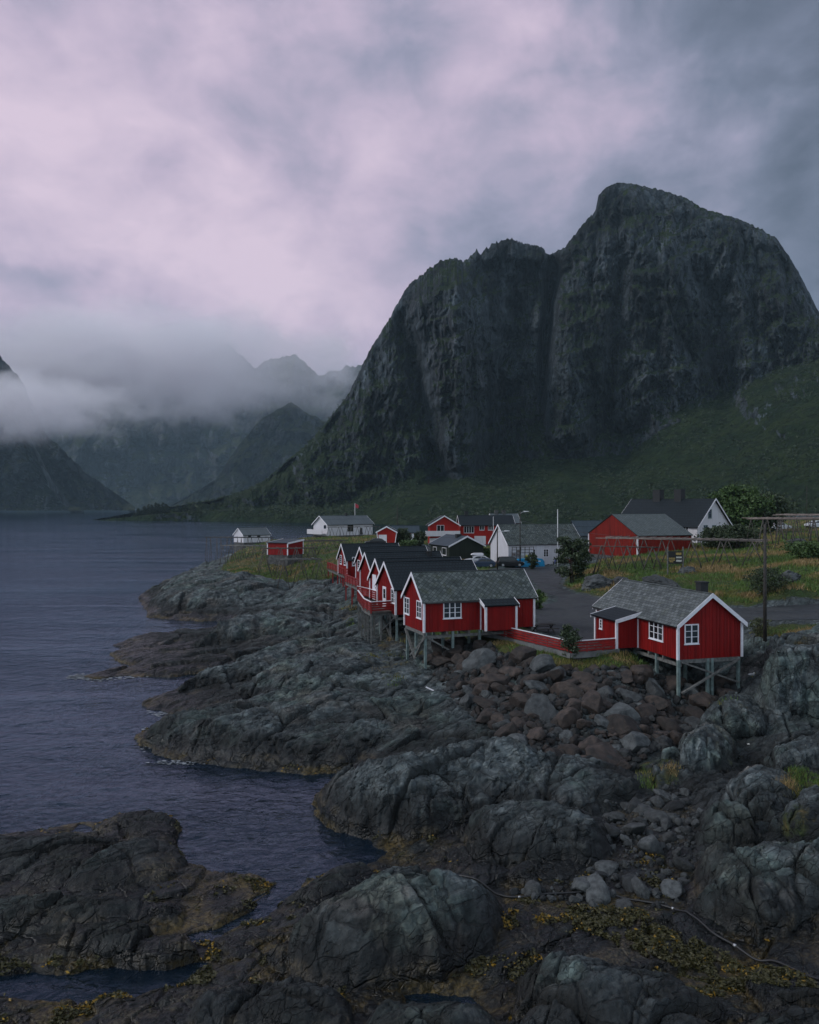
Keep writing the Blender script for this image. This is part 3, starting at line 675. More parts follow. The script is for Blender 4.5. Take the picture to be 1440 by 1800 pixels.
GRASS = [  # turf areas
    XY([(395, 985, 5.6), (430, 962, 6), (470, 960, 6.2), (560, 950, 7.2), (640, 945, 8), (720, 950, 7.6), (700, 985, 6.6), (612, 1000, 6), (590, 1012, 5), (540, 1006, 5.4), (480, 1004, 5.2), (430, 1000, 5.2)]),
    [(-55, 205), (-30, 205), (10, 200), (30, 215), (20, 300), (-60, 300)],
    XY([(700, 985, 6.4), (760, 975, 6.4), (860, 985, 6), (870, 1010, 5.8), (940, 1040, 5.6), (950, 1110, 5.2), (880, 1112, 5), (850, 1118, 4.8), (800, 1110, 4.6), (720, 1060, 5.4)]),
    XY([(985, 1040, 5.7), (975, 1015, 5.7), (1000, 1000, 6.4), (1040, 994, 6.9), (1100, 975, 8.3), (1250, 960, 9.2), (1440, 945, 10.5), (1700, 945, 10.5), (1700, 1072, 7.2), (1440, 1074, 6.8), (1310, 1080, 6.4), (1190, 1074, 6.1), (1060, 1048, 6)]),
    [(25, 145), (60, 140), (110, 130), (140, 300), (60, 420), (0, 330), (10, 180)],
    XY([(850, 1112, 4.8), (940, 1140, 4.8), (1000, 1158, 4.7), (1090, 1150, 4.8), (1130, 1150, 4.6), (1120, 1165, 4.4), (980, 1172, 4.3), (930, 1158, 4.3), (860, 1128, 4.6)]),
    XY([(1310, 1082, 6.4), (1440, 1074, 6.8), (1600, 1072, 7), (1600, 1100, 6.9), (1440, 1096, 6.7), (1390, 1096, 6.7), (1345, 1100, 6.3)]),
]
SPARSE = [  # thin moss and tufts on the rock
    (XY([(630, 1150, 3.1), (700, 1120, 3.0), (745, 1140, 3.0), (740, 1180, 2.8), (690, 1190, 3)]), .42),
    (XY([(560, 1190, 3.1), (640, 1195, 3.2), (700, 1180, 3.0), (690, 1200, 3.1), (560, 1205, 3.1)]), .30),
    (XY([(600, 1050, 4), (660, 1050, 4), (690, 1090, 3.4), (640, 1100, 3.2), (600, 1080, 3.6)]), .40),
    (XY([(1225, 1250, 2.8), (1270, 1230, 2.8), (1330, 1215, 2.9), (1330, 1265, 2.5), (1260, 1330, 2)]), .36),
    (XY([(1340, 1105, 6), (1440, 1095, 6.6), (1560, 1095, 6.6), (1560, 1250, 3), (1380, 1250, 2)]), .36),
    (XY([(800, 1335, 2.9), (860, 1290, 3.1), (960, 1290, 2.6), (990, 1330, 1.5), (900, 1345, 2.7)]), .26),
    (XY([(1130, 1335, 1.5), (1170, 1330, 1.5), (1180, 1365, 1.3), (1140, 1370, 1.3)]), .5),
    (XY([(1395, 1355, 1.5), (1470, 1355, 1.6), (1470, 1392, 1.7), (1385, 1398, 1.6)]), .52),
    (XY([(1380, 1425, 1.6), (1420, 1440, 1.8), (1430, 1465, 2), (1400, 1465, 2)]), .42),
    (XY([(1290, 1330, 1.3), (1440, 1300, 1.2), (1440, 1470, 2.2), (1330, 1480, 2.1)]), .22),
    (XY([(420, 980, 5.6), (480, 1000, 5), (560, 1010, 4.6), (600, 1020, 4.4), (560, 1035, 3.6), (450, 1015, 4.4), (340, 1010, 3.8)]), .3),
]
RUBBLE = XY([(790, 1120, 4.2), (860, 1135, 4.6), (980, 1168, 4.5), (1130, 1172, 4.3), (1215, 1188, 3.2), (1300, 1196, 3.0), (1295, 1228, 2.4), (1235, 1245, 2.1), (1190, 1300, 1.7), (1100, 1345, 1.3), (1000, 1345, 1.2), (900, 1280, 2.6), (800, 1215, 2.9), (755, 1165, 3)])
COBBLE = XY([(1050, 1400, 1.4), (1190, 1370, 1.2), (1235, 1420, 1.1), (1215, 1500, .8), (1190, 1590, .5), (1060, 1590, .4), (880, 1560, .5), (1000, 1530, .5), (1080, 1500, .9)])
KELP = XY([(1000, 1590, .3), (1090, 1585, .35), (1180, 1640, .3), (1300, 1690, .3), (1420, 1730, .4), (1440, 1765, .4), (1300, 1740, .3), (1180, 1700, .4), (1080, 1660, .4), (990, 1630, .3)])
FLATS = []          # footprints levelled under buildings: (polygon, z)

NU, UMAX = 1080, .74
us = np.linspace(-UMAX, UMAX, NU)
ys = [22.5]
while ys[-1] < 410:
    y = ys[-1]; ys.append(y * (1 + 1.45 / 819) if y < 85 else (y * (1 + 1.9 / 819) if y < 150 else y * (1 + 4.5 / 819)))
ys = np.array(ys)
UU, YY = np.meshgrid(us, ys); XX = UU * YY
def terrain_z(X, Y):
    """final ground height, with masks"""
    B = hbase(X, Y)
    gr = np.zeros(X.shape)
    for p in GRASS: gr = np.maximum(gr, soft_in(X, Y, p, 1.3 if p[0][1] < 100 else 2.5))
    rd = soft_in(X, Y, ROAD, 1.6)
    sp = np.zeros(X.shape)
    for p, k in SPARSE: sp = np.maximum(sp, soft_in(X, Y, p, 1.5) * k)
    rb = np.maximum(soft_in(X, Y, RUBBLE, .8), soft_in(X, Y, COBBLE, .8))
    rockm = 1 - np.maximum(gr * .88, rd)
    slope = np.hypot(np.gradient(B, axis=1) / np.gradient(X, axis=1), np.gradient(B, axis=0) / np.gradient(Y, axis=0))
    wx = 1.2 * perlin(X / 9, Y / 9, 3) + .25 * perlin(X / 1.6, Y / 1.6, 5); wy = 1.2 * perlin(X / 9, Y / 9, 4) + .25 * perlin(X / 1.6, Y / 1.6, 6)
    a = .80 * X + .60 * Y + wx; b = .60 * X - .80 * Y + wy + B * .5
    def facets(sa, sb, seed):
        """blocks split along joints: each with its own level and tilt"""
        f1, f2, cid, ox, oy, t1, t2 = worley_t(a / sa, b / sb, seed)
        return f1, f2 - f1, cid, (cid - .5), ((t1 - .5) * ox * sa + (t2 - .5) * oy * sb)
    hum1, e1, c1, s1, t1 = facets(6.5, 3.6, 11)
    hum2, e2, c2, s2, t2 = facets(2.3, 1.3, 12)
    hum3, e3, c3, s3, t3 = facets(.80, .48, 13)
    hum4, e4, c4, s4, t4 = facets(.30, .19, 14)
    m1 = sstep(-.3, .2, perlin(X / 9, Y / 9, 24)); slab = sstep(-1, 4, -X) * sstep(47, 52, Y) * .75; m2 = sstep(-.15, .3, perlin(X / 6, Y / 6, 21)) * (1 - slab); m3 = sstep(-.1, .35, perlin(X / 3.2, Y / 3.2, 22)) * (1 - .7 * slab)
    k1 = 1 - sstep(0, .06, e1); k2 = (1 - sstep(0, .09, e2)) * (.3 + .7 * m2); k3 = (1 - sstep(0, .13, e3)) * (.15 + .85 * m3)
    dz = .35 * s1 * m1 + .30 * t1 + .34 * s2 * m2 + .42 * t2 * (.4 + .6 * m2) + .15 * s3 * m3 + .50 * t3 * (.35 + .65 * m3) + .045 * s4 * m3 + .45 * t4
    dz += .22 * (.5 - hum1 ** 2) + .20 * (.45 - hum2 ** 2) + .10 * (.45 - hum3 ** 2)
    dz -= .30 * k1 + .20 * k2 + .09 * k3
    dz += .25 * fbm(a / 9, b / 4.5, 3, 31) + .10 * (ridged(a / 3.2, b / 1.1, 4, 33, .6) - .6)
    lay = b / .5 + 1.2 * fbm(a / 6, b / 2, 3, 41)
    fr = lay - np.floor(lay)
    dz += .05 * (sstep(0, .8, fr) - sstep(.8, 1, fr) - .4)
    dz += .06 * fbm(X / .5, Y / .5, 4, 51, .6)
    amp = np.where(B < .02, .14 + .25 * np.clip(-B - .3, 0, 1), np.clip(.34 + B * .5, .3, 1.0)) / (1 + (slope * .45) ** 2)
    Z = B + dz * amp * rockm * (1 - .5 * rb) + (1 - rockm) * (.22 * fbm(X / 5, Y / 5, 3, 61)) * (1 - rd)
    # steep faces break along sloping beds
    st_ = sstep(.25, .8, slope) * rockm * (1 - rb)
    l1 = Z / .75 + .9 * fbm(X / 4, Y / 4, 3, 43) + .05 * X; f1_ = l1 - np.floor(l1)
    l2 = Z / .27 + 1.1 * fbm(X / 2, Y / 2, 3, 44); f2_ = l2 - np.floor(l2)
    Z = Z + st_ * (.20 * (sstep(0, .75, f1_) * .75 - f1_ + sstep(.75, 1, f1_) * .25) + .07 * (sstep(0, .7, f2_) * .7 - f2_ + sstep(.7, 1, f2_) * .3) + .10 * fbm(X / 1.4, Y / 1.4, 3, 45))
    Z = np.where(B > .05, np.maximum(Z, .05 + .22 * np.minimum(B, .6)), Z)
    Z = Z - .16 * rb
    pxr = 720 + 1440 * X / Y; kr = sstep(1180, 1240, pxr) * (Y < 95); level = B * (1 - kr) + kr * (5.95 + (pxr - 1195) / 245 * .75)
    Z = np.where(rd > 0, Z * (1 - rd) + rd * level, Z)
    for p, z in FLATS:
        k = soft_in(X, Y, p, 1.0); Z = Z * (1 - k) + k * z
    # faces are broken by upright joints and blocks: push them in and out sideways
    jx = perlin(X / 1.7, Z / 1.1, 46)
    off = st_ * (.55 * (ridged(X / 1.5 + .35 * jx, Z / 4.5, 4, 47, .55) - .6) + .22 * fbm(X / .7, Z / .7, 3, 48))
    global YOFF; YOFF = np.clip(off, -.5, .5) * np.clip(B / 1.2, 0, 1) * np.clip((Y - 24) / 22, .25, 1)
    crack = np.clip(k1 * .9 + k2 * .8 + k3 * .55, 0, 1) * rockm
    return Z, np.clip(gr * .9 + sp * (1 - gr), 0, 1) * (1 - rd), crack, .80 + .34 * c1 * (1 - rd) + .34 * (c2 - .5) + .16 * (c3 - .5), rd
YOFF = 0
Zt, grassm, crackm, tonem, roadm = terrain_z(XX, YY)
def ground(X, Y):
    """height of the built ground mesh under a point"""
    a = np.clip((np.asarray(X) / np.asarray(Y) + UMAX) / (2 * UMAX) * (NU - 1), 0, NU - 1.001)
    b = np.clip(np.interp(np.asarray(Y), ys, np.arange(len(ys))), 0, len(ys) - 1.001)
    ia = a.astype(int); ib = b.astype(int); fa = a - ia; fb = b - ib
    return (Zt[ib, ia] * (1 - fa) + Zt[ib, ia + 1] * fa) * (1 - fb) + (Zt[ib + 1, ia] * (1 - fa) + Zt[ib + 1, ia + 1] * fa) * fb
def G(x, y): return float(ground(np.array([x]), np.array([y]))[0])
nr, nc = XX.shape
idx = np.arange(nr * nc).reshape(nr, nc)
quads = np.stack([idx[:-1, :-1], idx[:-1, 1:], idx[1:, 1:], idx[1:, :-1]], -1).reshape(-1, 4)
zq = Zt.ravel()[quads].max(1)
quads = quads[zq > -3.2]
used = np.unique(quads); remap = np.full(nr * nc, -1, np.int64); remap[used] = np.arange(len(used))
co = np.stack([XX.ravel(), (YY - YOFF).ravel(), Zt.ravel()], 1)[used]
shore = np_mesh('rocky_shore', co, remap[quads], M['rock']); tag(shore, 'grey glacier-smoothed rock shore with turf around the red cabins', 'rocky shore', kind='structure')
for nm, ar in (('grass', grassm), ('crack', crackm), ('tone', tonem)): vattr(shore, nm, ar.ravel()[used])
# road surface: a sheet just above the levelled ground
rdq = np.stack([idx[:-1, :-1], idx[:-1, 1:], idx[1:, 1:], idx[1:, :-1]], -1).reshape(-1, 4)
edge = roadm + .10 * fbm(XX / .9, YY / .9, 3, 71)
rdq = rdq[(edge.ravel()[rdq].min(1) > .90)]
used = np.unique(rdq); remap[:] = -1; remap[used] = np.arange(len(used))
co = np.stack([XX.ravel(), YY.ravel(), Zt.ravel() + .03], 1)[used]
tag(np_mesh('road', co, remap[rdq], M['road']), 'dark worn asphalt road and yard between the cabins', 'road', kind='structure')
# sea and sea floor
me = MB(); me.add([(-8900, -300, 0), (8900, -300, 0), (8900, 9700, 0), (-8900, 9700, 0)], [(0, 1, 2, 3)])
tag(me.build('water', M['water']), 'dark blue rippled fjord water', 'water', kind='structure')
me = MB(); me.add([(-8900, -300, -4.2), (8900, -300, -4.2), (8900, 9700, -4.2), (-8900, 9700, -4.2)], [(0, 1, 2, 3)])
tag(me.build('sea_bed', simple('sea_bed_mud', (.008, .011, .012), .9)), 'dark sea bed under the fjord', 'sea bed', kind='structure')

# ------------------------------------------------------------------ mountains
def outline(s): return np.array([tuple(map(float, t.split())) for t in s.split('|')])
def sheet(name, ridge, base, foot, dbase, dridge, step, nrow, rough, mat, label, relief, seed=0, jag=3.0, footpy=932, nb=30, backdrop=1.6):
    r = outline(ridge); x0, x1 = r[0, 0], r[-1, 0]
    px = np.arange(x0, x1, step)
    Rg = np.interp(px, r[:, 0], r[:, 1])
    Rg = Rg - jag * .9 * np.clip((footpy - 200 - Rg) / 100, 0, 1) * ridged(px / 9.0 + seed, px * 0, 3, seed + 9) * np.clip(1.3 - (px > 1040) * .9, 0, 2) - jag * (np.abs(fbm(px / 26.0, px * 0 + seed, 5, seed + 3, .6)) * 1.6 - .5) * np.clip((footpy - 30 - Rg) / 60, 0, 1)
    f = outline(base); Bs = np.maximum(np.interp(px, f[:, 0], f[:, 1]), Rg + 3)
    ft = outline(foot); Df = np.interp(px, ft[:, 0], ft[:, 1])
    d2 = outline(dbase); Db = np.interp(px, d2[:, 0], d2[:, 1])
    d3 = outline(dridge); Dr = np.interp(px, d3[:, 0], d3[:, 1])
    n1 = max(6, int(nrow * .35)); n2 = nrow - n1
    rowsY = []; rowsP = []
    for t in np.linspace(0, 1, n1, endpoint=False):
        rowsP.append(footpy + (Bs - footpy) * t); rowsY.append(Df + (Db - Df) * t)
    for t in np.linspace(0, 1, n2):
        rowsP.append(Bs + (Rg - Bs) * t); rowsY.append(Db + (Dr - Db) * (.5 * t + .5 * t ** 4))
    Pp = np.array(rowsP); Yd = np.array(rowsY); PX = np.broadcast_to(px, Pp.shape).copy()
    steep = sstep(0, .12, (Bs[None, :] - Pp) / np.maximum(Bs - Rg, 1)[None, :] + .02)
    top = 1 - .8 * sstep(.86, 1.0, (Bs[None, :] - Pp) / np.maximum(Bs - Rg, 1)[None, :])
    Yd = Yd + relief(PX, Pp, steep) * rough * top
    X = (PX - 720) / 1440 * Yd; Z = CAMZ - (Pp - 890) / 1440 * Yd
    # far side falls away behind the ridge
    bx = [X]; by = [Yd]; bz = [Z]
    xr, yr, zr = X[-1], Yd[-1], Z[-1]
    for k in range(1, 7):
        dd = k * rough * 4.0
        bx.append((xr * (1 + dd / yr))[None]); by.append((yr + dd)[None]); bz.append((zr - dd * (.25 + .16 * k))[None])
    X = np.concatenate(bx); Yd = np.concatenate(by); Z = np.concatenate(bz)
    h, wd = X.shape; ii = np.arange(h * wd).reshape(h, wd)
    q = np.stack([ii[:-1, :-1], ii[:-1, 1:], ii[1:, 1:], ii[1:, :-1]], -1).reshape(-1, 4)
    o = np_mesh(name, np.stack([X.ravel(), Yd.ravel(), Z.ravel()], 1), q, mat)
    return tag(o, label, 'mountain', kind='structure')
gauss = lambda x, c, s: np.exp(-((x - c) / s) ** 2)
def relief_main(px, py, st):
    wxx = px + 16 * fbm(px / 90, py / 90, 3, 5)
    r = 34 * (ridged(wxx / 95, py / 240, 5, 101, .5) - .7) * st
    r += 9 * (ridged(wxx / 26, py / 60 , 4, 102, .6) - .7) * st * (.5 + 1.2 * sstep(-.2, .3, fbm(px / 120, py / 120, 2, 109)))
    r += 9 * fbm(px / 14, py / 26, 4, 103, .6) * (.35 + st)
    r += 16 * fbm(px / 130, py / 80, 3, 104)
    v = sstep(400, 520, py) * (1 - sstep(800, 850, py))
    axis = 795 + (py - 650) * .06
    r += -95 * gauss(px, axis, 48) * v + 75 * gauss(px, axis - 66 + (py - 650) * .18, 20) * sstep(470, 600, py) * (1 - sstep(800, 870, py))
    r += 100 * gauss(px, 905 + (py - 600) * -.12, 38) * sstep(440, 560, py) * (1 - sstep(800, 870, py)) + 125 * gauss(px, 972 - (py - 450) * .08, 11) * (1 - sstep(640, 800, py))
    r += -70 * gauss(px, 1015 - (py - 600) * .12, 40) * sstep(480, 620, py) * (1 - sstep(760, 820, py))
    r += -50 * gauss(px, 1150, 90) * sstep(360, 470, py) * (1 - sstep(700, 800, py)) + 50 * gauss(px, 1265 + (py - 600) * .1, 26) * sstep(430, 560, py) * (1 - sstep(680, 760, py))
    r += 38 * gauss(px, 1090 - (py - 500) * .1, 14) * sstep(420, 500, py) * (1 - sstep(720, 800, py))
    # ledges slanting down to the right
    l = (py + px * .35 + 22 * fbm(px / 60, py / 60, 3, 106)) / 46
    r += 9 * (sstep(0, .85, l - np.floor(l)) - sstep(.85, 1, l - np.floor(l))) * st
    return r
sheet('mountain',
    '130 917|160 914|200 907|260 897|320 888|380 878|430 862|470 840|500 812|540 780|570 745|590 722|615 690|632 655|650 620|672 585|695 545|712 515|725 500|742 488|755 475|775 463|800 458|822 462|838 445|845 455|855 440|880 428|900 424|925 434|945 436|955 445|968 455|978 448|992 440|1005 425|1020 405|1035 390|1047 370|1052 345|1065 330|1085 321|1110 323|1140 330|1175 338|1210 350|1232 365|1260 375|1300 385|1330 400|1365 420|1390 455|1410 490|1425 520|1440 550|1480 620|1540 690|1620 760|1750 840',
    '130 919|160 916|300 902|480 893|560 900|650 890|740 852|790 832|850 824|940 810|1100 800|1160 757|1250 717|1350 672|1440 640|1540 720|1620 780|1750 850',
    '130 930|400 860|540 770|700 690|1000 640|1440 520|1750 500',
    '130 940|400 880|540 810|700 800|800 850|1000 860|1150 870|1300 850|1440 800|1750 700',
    '130 950|400 930|540 960|720 1000|800 1000|1000 1020|1090 1040|1300 1020|1440 980|1750 800',
    1.15, 560, 1.0, M['cliff'], 'dark steep-sided rock mountain with green lower slopes behind the village', relief_main, 1, 4.0)
def relief_far(sd, k=1.0):
    def f(px, py, st):
        return k * (150 * (ridged(px / 90, py / 120, 5, sd, .55) - .7) + 60 * fbm(px / 30, py / 40, 4, sd + 1))
    return f
sheet('far_mountain', '-700 560|-300 560|-100 650|0 728|25 735|45 754|66 792|90 842|122 884|148 895', '-700 800|0 845|60 870|100 886|165 896.3', '-700 1750|165 2050', '-700 1800|165 2080', '-700 1950|165 2100',
      2.5, 200, .8, M['farcliff'], 'grey spur running down to the fjord at the left edge', relief_far(201), 11, 3, 897.5)
sheet('far_mountain', '-700 300|-300 400|-100 540|-20 610|0 630|18 648|40 672|52 700|80 760|150 830|240 893', '-700 700|0 760|240 896', '-700 2120|240 2150', '-700 2140|240 2170', '-700 2200|240 2190',
      2.5, 160, .8, M['farcliff'], 'steep dark peak showing above low cloud at the left edge', relief_far(231), 12, 6, 897)
sheet('far_mountain', '-100 650|0 690|100 640|200 610|300 634|322 627|352 630|400 610|450 650|470 635|520 627|560 662|650 640|800 640|1000 700', '-100 860|300 850|500 850|1000 850', '-100 3600|1000 3600', '-100 3800|1000 3800', '-100 4300|1000 4300',
      3, 200, 1.0, M['farcliff'], 'far wall of mountains closing the fjord, tops lost in cloud', relief_far(261), 13, 5, 896)
sheet('far_mountain', '240 895|300 889|380 842|420 782|460 735|500 712|512 705|530 720|565 738|600 742|700 760|800 780', '240 895.5|400 880|500 860|800 860', '240 2500|800 2300', '240 2550|800 2450', '240 2600|800 2900',
      2.5, 160, .7, M['farcliff'], 'misty lower ridge falling to the fjord behind the dark mountain', relief_far(291), 14, 3, 897)
# ------------------------------------------------------------------ buildings
class House:
    """x runs along the ridge, y across, z up from the floor; the Empty stands at the middle of the floor"""
    def __init__(s, name, label, cat, corner, ang, L, W, hw, rise, wall, roof, near=(-1, -1), group=None, roof_kind='gable', over=.3, verge=.25, trim=True, thick=.13, corners=True, flare=0, walls=True, ridge_off=0):
        s.L, s.W, s.hw, s.rise, s.flare = L, W, hw, rise, flare
        ca, sa = math.cos(ang), math.sin(ang)
        cx = corner[0] - (near[0] * L / 2 * ca - near[1] * W / 2 * sa); cy = corner[1] - (near[0] * L / 2 * sa + near[1] * W / 2 * ca)
        s.z = corner[2]
        s.e = empty(name, (cx, cy, s.z), ang, label, cat, group)
        s.ang = ang; s.mat = Matrix.Translation((cx, cy, s.z)) @ Matrix.Rotation(ang, 4, 'Z'); s.inv = s.mat.inverted()
        s.over, s.verge, s.thick, s.kind = over, verge, thick, roof_kind
        hl, hw2 = L / 2, W / 2
        s.ryo = ridge_off
        if walls:
            mb = MB()
            if roof_kind == 'gable': prof = [(-hw2 + flare, 0), (hw2 - flare, 0), (hw2, hw), (ridge_off, hw + rise), (-hw2, hw)]
            else: prof = [(-hw2, 0), (hw2, 0), (hw2, hw + rise), (-hw2, hw)]
            mb.prism(prof, -hl, hl, 'x')
            # weatherboard battens on every face
            if L * W < 200 and s.mat.translation.y < 110:
                for f in ('front', 'back', 'left', 'right'):
                    n = int((L if f in ('front', 'back') else W) / .3)
                    for i in range(n):
                        q = (i + .5) * .3 + .02; top = hw - .05
                        if f in ('left', 'right') and roof_kind == 'gable': top = hw + rise * max(0, 1 - abs(q - hw2) / hw2) - .18
                        elif f in ('left', 'right'): top = hw + rise * ((q / W) if f == 'right' else (1 - q / W)) - .12
                        elif f == 'back' and roof_kind != 'gable': top = hw + rise - .05
                        s.fbox(mb, f, q - .025, q + .025, .01, top, -.01, .022)
            s.wall = mb.build('wall', wall, s.e)
        # roof slabs
        mb = MB()
        def slab(y0, z0, y1, z1, sgn):
            d = Vector((0, y1 - y0, z1 - z0)); ln = d.length; d.normalize(); nrm = Vector((0, -d.z, d.y)) * (1 if d.y > 0 else -1)
            a = Vector((0, y0, z0)) - d * over; b = Vector((0, y1, z1)) + (d * over if roof_kind != 'gable' else Vector((0, 0, 0)))
            x0, x1 = -hl - verge, hl + verge
            X = lambda x, p, k: (x, p.y + nrm.y * k, p.z + nrm.z * k)
            vs = [X(x0, a, .02), X(x1, a, .02), X(x1, b, .02), X(x0, b, .02), X(x0, a, thick), X(x1, a, thick), X(x1, b, thick), X(x0, b, thick)]
            tl = (b - a).length
            z4 = [(0, 0)] * 4
            mb.add(vs, [(3, 2, 1, 0), (4, 5, 6, 7), (0, 1, 5, 4), (1, 2, 6, 5), (2, 3, 7, 6), (3, 0, 4, 7)], [z4, [(0, 0), (x1 - x0, 0), (x1 - x0, tl), (0, tl)], z4, z4, z4, z4])
        if roof_kind == 'gable':
            slab(-hw2, hw, ridge_off, hw + rise, 1); slab(hw2, hw, ridge_off, hw + rise, -1)
            mb.box((0, ridge_off, hw + rise + thick * 1.02), (L + 2 * verge - .02, .22, .05))
        else: slab(-hw2, hw, hw2, hw + rise, 1)
        s.roof = mb.build('roof', roof, s.e)
        if trim:
            for sx in (-1, 1):
                mb = MB(); x = sx * (hl + verge + .02)
                segs = [((-hw2, hw), (ridge_off, hw + rise)), ((hw2, hw), (ridge_off, hw + rise))] if roof_kind == 'gable' else [((-hw2, hw), (hw2, hw + rise))]
                for (y0, z0), (y1, z1) in segs:
                    d = Vector((y1 - y0, z1 - z0)).normalized(); ex = d * over
                    y0 -= ex.x; z0 -= ex.y
                    if roof_kind != 'gable': y1 += ex.x; z1 += ex.y
                    mb.add([(x - .02, y0, z0 - .12), (x + .02, y0, z0 - .12), (x + .02, y1, z1 - .12), (x - .02, y1, z1 - .12), (x - .02, y0, z0 + thick + .05), (x + .02, y0, z0 + thick + .05), (x + .02, y1, z1 + thick + .05), (x - .02, y1, z1 + thick + .05)],
                           [(3, 2, 1, 0), (4, 5, 6, 7), (0, 1, 5, 4), (1, 2, 6, 5), (2, 3, 7, 6), (3, 0, 4, 7)])
                mb.build('bargeboard', M['trim'], s.e)
        if corners and walls:
            for sx in (-1, 1):
                for sy in (-1, 1):
                    top = hw if (roof_kind == 'gable' or sy < 0) else hw + rise
                    f = sy * (hw2 - flare)
                    mb = MB().bar((sx * (hl + .005), f + sy * .005, -.02), (sx * (hl + .005), sy * (hw2 + .005), top - .03), .17, .17, up=(0, 1, 0))
                    mb.build('corner_board', M['trim'], s.e)
    def frame(s, f):
        hl, w = s.L / 2, s.W / 2
        return {'front': (Vector((-hl, -w, 0)), Vector((1, 0, 0)), Vector((0, -1, 0))), 'back': (Vector((hl, w, 0)), Vector((-1, 0, 0)), Vector((0, 1, 0))),
                'left': (Vector((-hl, w, 0)), Vector((0, -1, 0)), Vector((-1, 0, 0))), 'right': (Vector((hl, -w, 0)), Vector((0, 1, 0)), Vector((1, 0, 0)))}[f]
    def fbox(s, mb, f, s0, s1, z0, z1, d0, d1):
        o, a, n = s.frame(f); u = Vector((0, 0, 1))
        vs = [o + a * p + u * z + n * d for z in (z0, z1) for p, d in ((s0, d1), (s1, d1), (s1, d0), (s0, d0))]
        mb.add(vs, [(3, 2, 1, 0), (4, 5, 6, 7), (0, 1, 5, 4), (1, 2, 6, 5), (2, 3, 7, 6), (3, 0, 4, 7)])
    def rect(s, f, x0, x1, y0, y1):
        """wall rectangle sighted between two bearings and two drops"""
        o, a, n = s.frame(f); wo = s.mat @ o; wa = s.mat.to_3x3() @ a; wn = s.mat.to_3x3() @ n
        r = []
        for px, py in ((x0, (y0 + y1) / 2), (x1, (y0 + y1) / 2), ((x0 + x1) / 2, y1), ((x0 + x1) / 2, y0)):
            d = Vector(((px - 720) / 1440, 1, -(py - 890) / 1440)); c = Vector((0, 0, CAMZ))
            t = (wo - c).dot(wn) / d.dot(wn); p = c + d * t - wo
            r.append((p.dot(wa), p.z))
        return r[0][0], r[1][0], r[2][1], r[3][1]
    def window(s, f, s0, s1, z0, z1, cols=2, rows=3, b=.09, frame=None, name='window'):
        mb = MB()
        for a0, a1, c0, c1 in ((s0, s1, z0, z0 + b), (s0, s1, z1 - b, z1), (s0, s0 + b, z0 + b, z1 - b), (s1 - b, s1, z0 + b, z1 - b)): s.fbox(mb, f, a0, a1, c0, c1, -.01, .06)
        s.fbox(mb, f, s0 - .05, s1 + .05, z0 - .05, z0, -.01, .09)
        iw, ih = s1 - s0 - 2 * b, z1 - z0 - 2 * b; mm = min(.09, iw / cols * .28)
        for i in range(1, cols): c = s0 + b + iw * i / cols; s.fbox(mb, f, c - mm / 2, c + mm / 2, z0 + b, z1 - b, -.01, .052)
        for j in range(1, rows):
            c = z0 + b + ih * j / rows
            for i in range(cols): s.fbox(mb, f, s0 + b + iw * i / cols + mm / 2 * (i > 0), s0 + b + iw * (i + 1) / cols - mm / 2 * (i < cols - 1), c - .018, c + .018, -.01, .046)
        w_ = mb.build(name, frame or M['trim'], s.e)
        mb = MB(); s.fbox(mb, f, s0 + b, s1 - b, z0 + b, z1 - b, -.008, .03); mb.build('pane', M['glass'], w_)
        return w_
    def win_at(s, f, x0, x1, y0, y1, cols=2, rows=3, **k): return s.window(f, *s.rect(f, x0, x1, y0, y1), cols, rows, **k)
    def door(s, f, s0, s1, z0, z1, mat=None, glazed=False):
        mb = MB(); b = .09
        for a0, a1, c0, c1 in ((s0, s1, z1 - b, z1), (s0, s0 + b, z0, z1 - b), (s1 - b, s1, z0, z1 - b)): s.fbox(mb, f, a0, a1, c0, c1, -.01, .06)
        s.fbox(mb, f, s0 + b, s1 - b, z0, z1 - b, -.01, .04)
        d_ = mb.build('door', mat or M['trim'], s.e)
        mb = MB(); s.fbox(mb, f, s1 - b - .12, s1 - b - .08, (z0 + z1) / 2 - .1, (z0 + z1) / 2 + .02, .035, .09); mb.build('handle', M['darkmetal'], d_)
        if glazed:
            mb = MB(); s.fbox(mb, f, s0 + b + .12, s1 - b - .12, z0 + .9, z1 - b - .15, .03, .05); mb.build('pane', M['glass'], d_)
        return d_
    def chimney(s, x, y, w, h, d=None, mat=None, z=None):
        zr = s.hw + s.rise * (1 - abs(y) / (s.W / 2)) if z is None else z
        d = d or w; mb = MB().box((x, y, zr + h / 2 - .3), (w, d, h + .6)).box((x, y, zr + h + .03), (w + .12, d + .12, .10))
        return mb.build('chimney', mat or M['chimney'], s.roof)
    def world(s, x, y, z=0): return s.mat @ Vector((x, y, z))
    def stilt(s, x, y, w=.19, z0=0):
        p = s.world(x, y); g = G(p.x, p.y)
        if s.z + z0 - g < .15: return None
        mb = MB().bar((x, y, g - s.z - .35), (x, y, z0 - .02), w, w, up=(0, 1, 0)); return mb.build('stilt', M['stilt'], s.e)
    def brace(s, p, q, w=.12, h=.2): return MB().bar(p, q, h, w).build('brace', M['wood'], s.e)
    def joists(s, mat=None, t=.28, inset=.1):
        mb = MB()
        n = max(2, int(s.L / 1.5))
        for i in range(n): mb.box((-s.L / 2 + inset + (s.L - 2 * inset) * i / (n - 1), 0, -t / 2 - .01), (.16, s.W - .12, t))
        for y in (-s.W / 2 + .25, s.W / 2 - .25): mb.box((0, y, -t - .13), (s.L - .1, .2, .22))
        return mb.build('floor_beam', M['wood'], s.e)
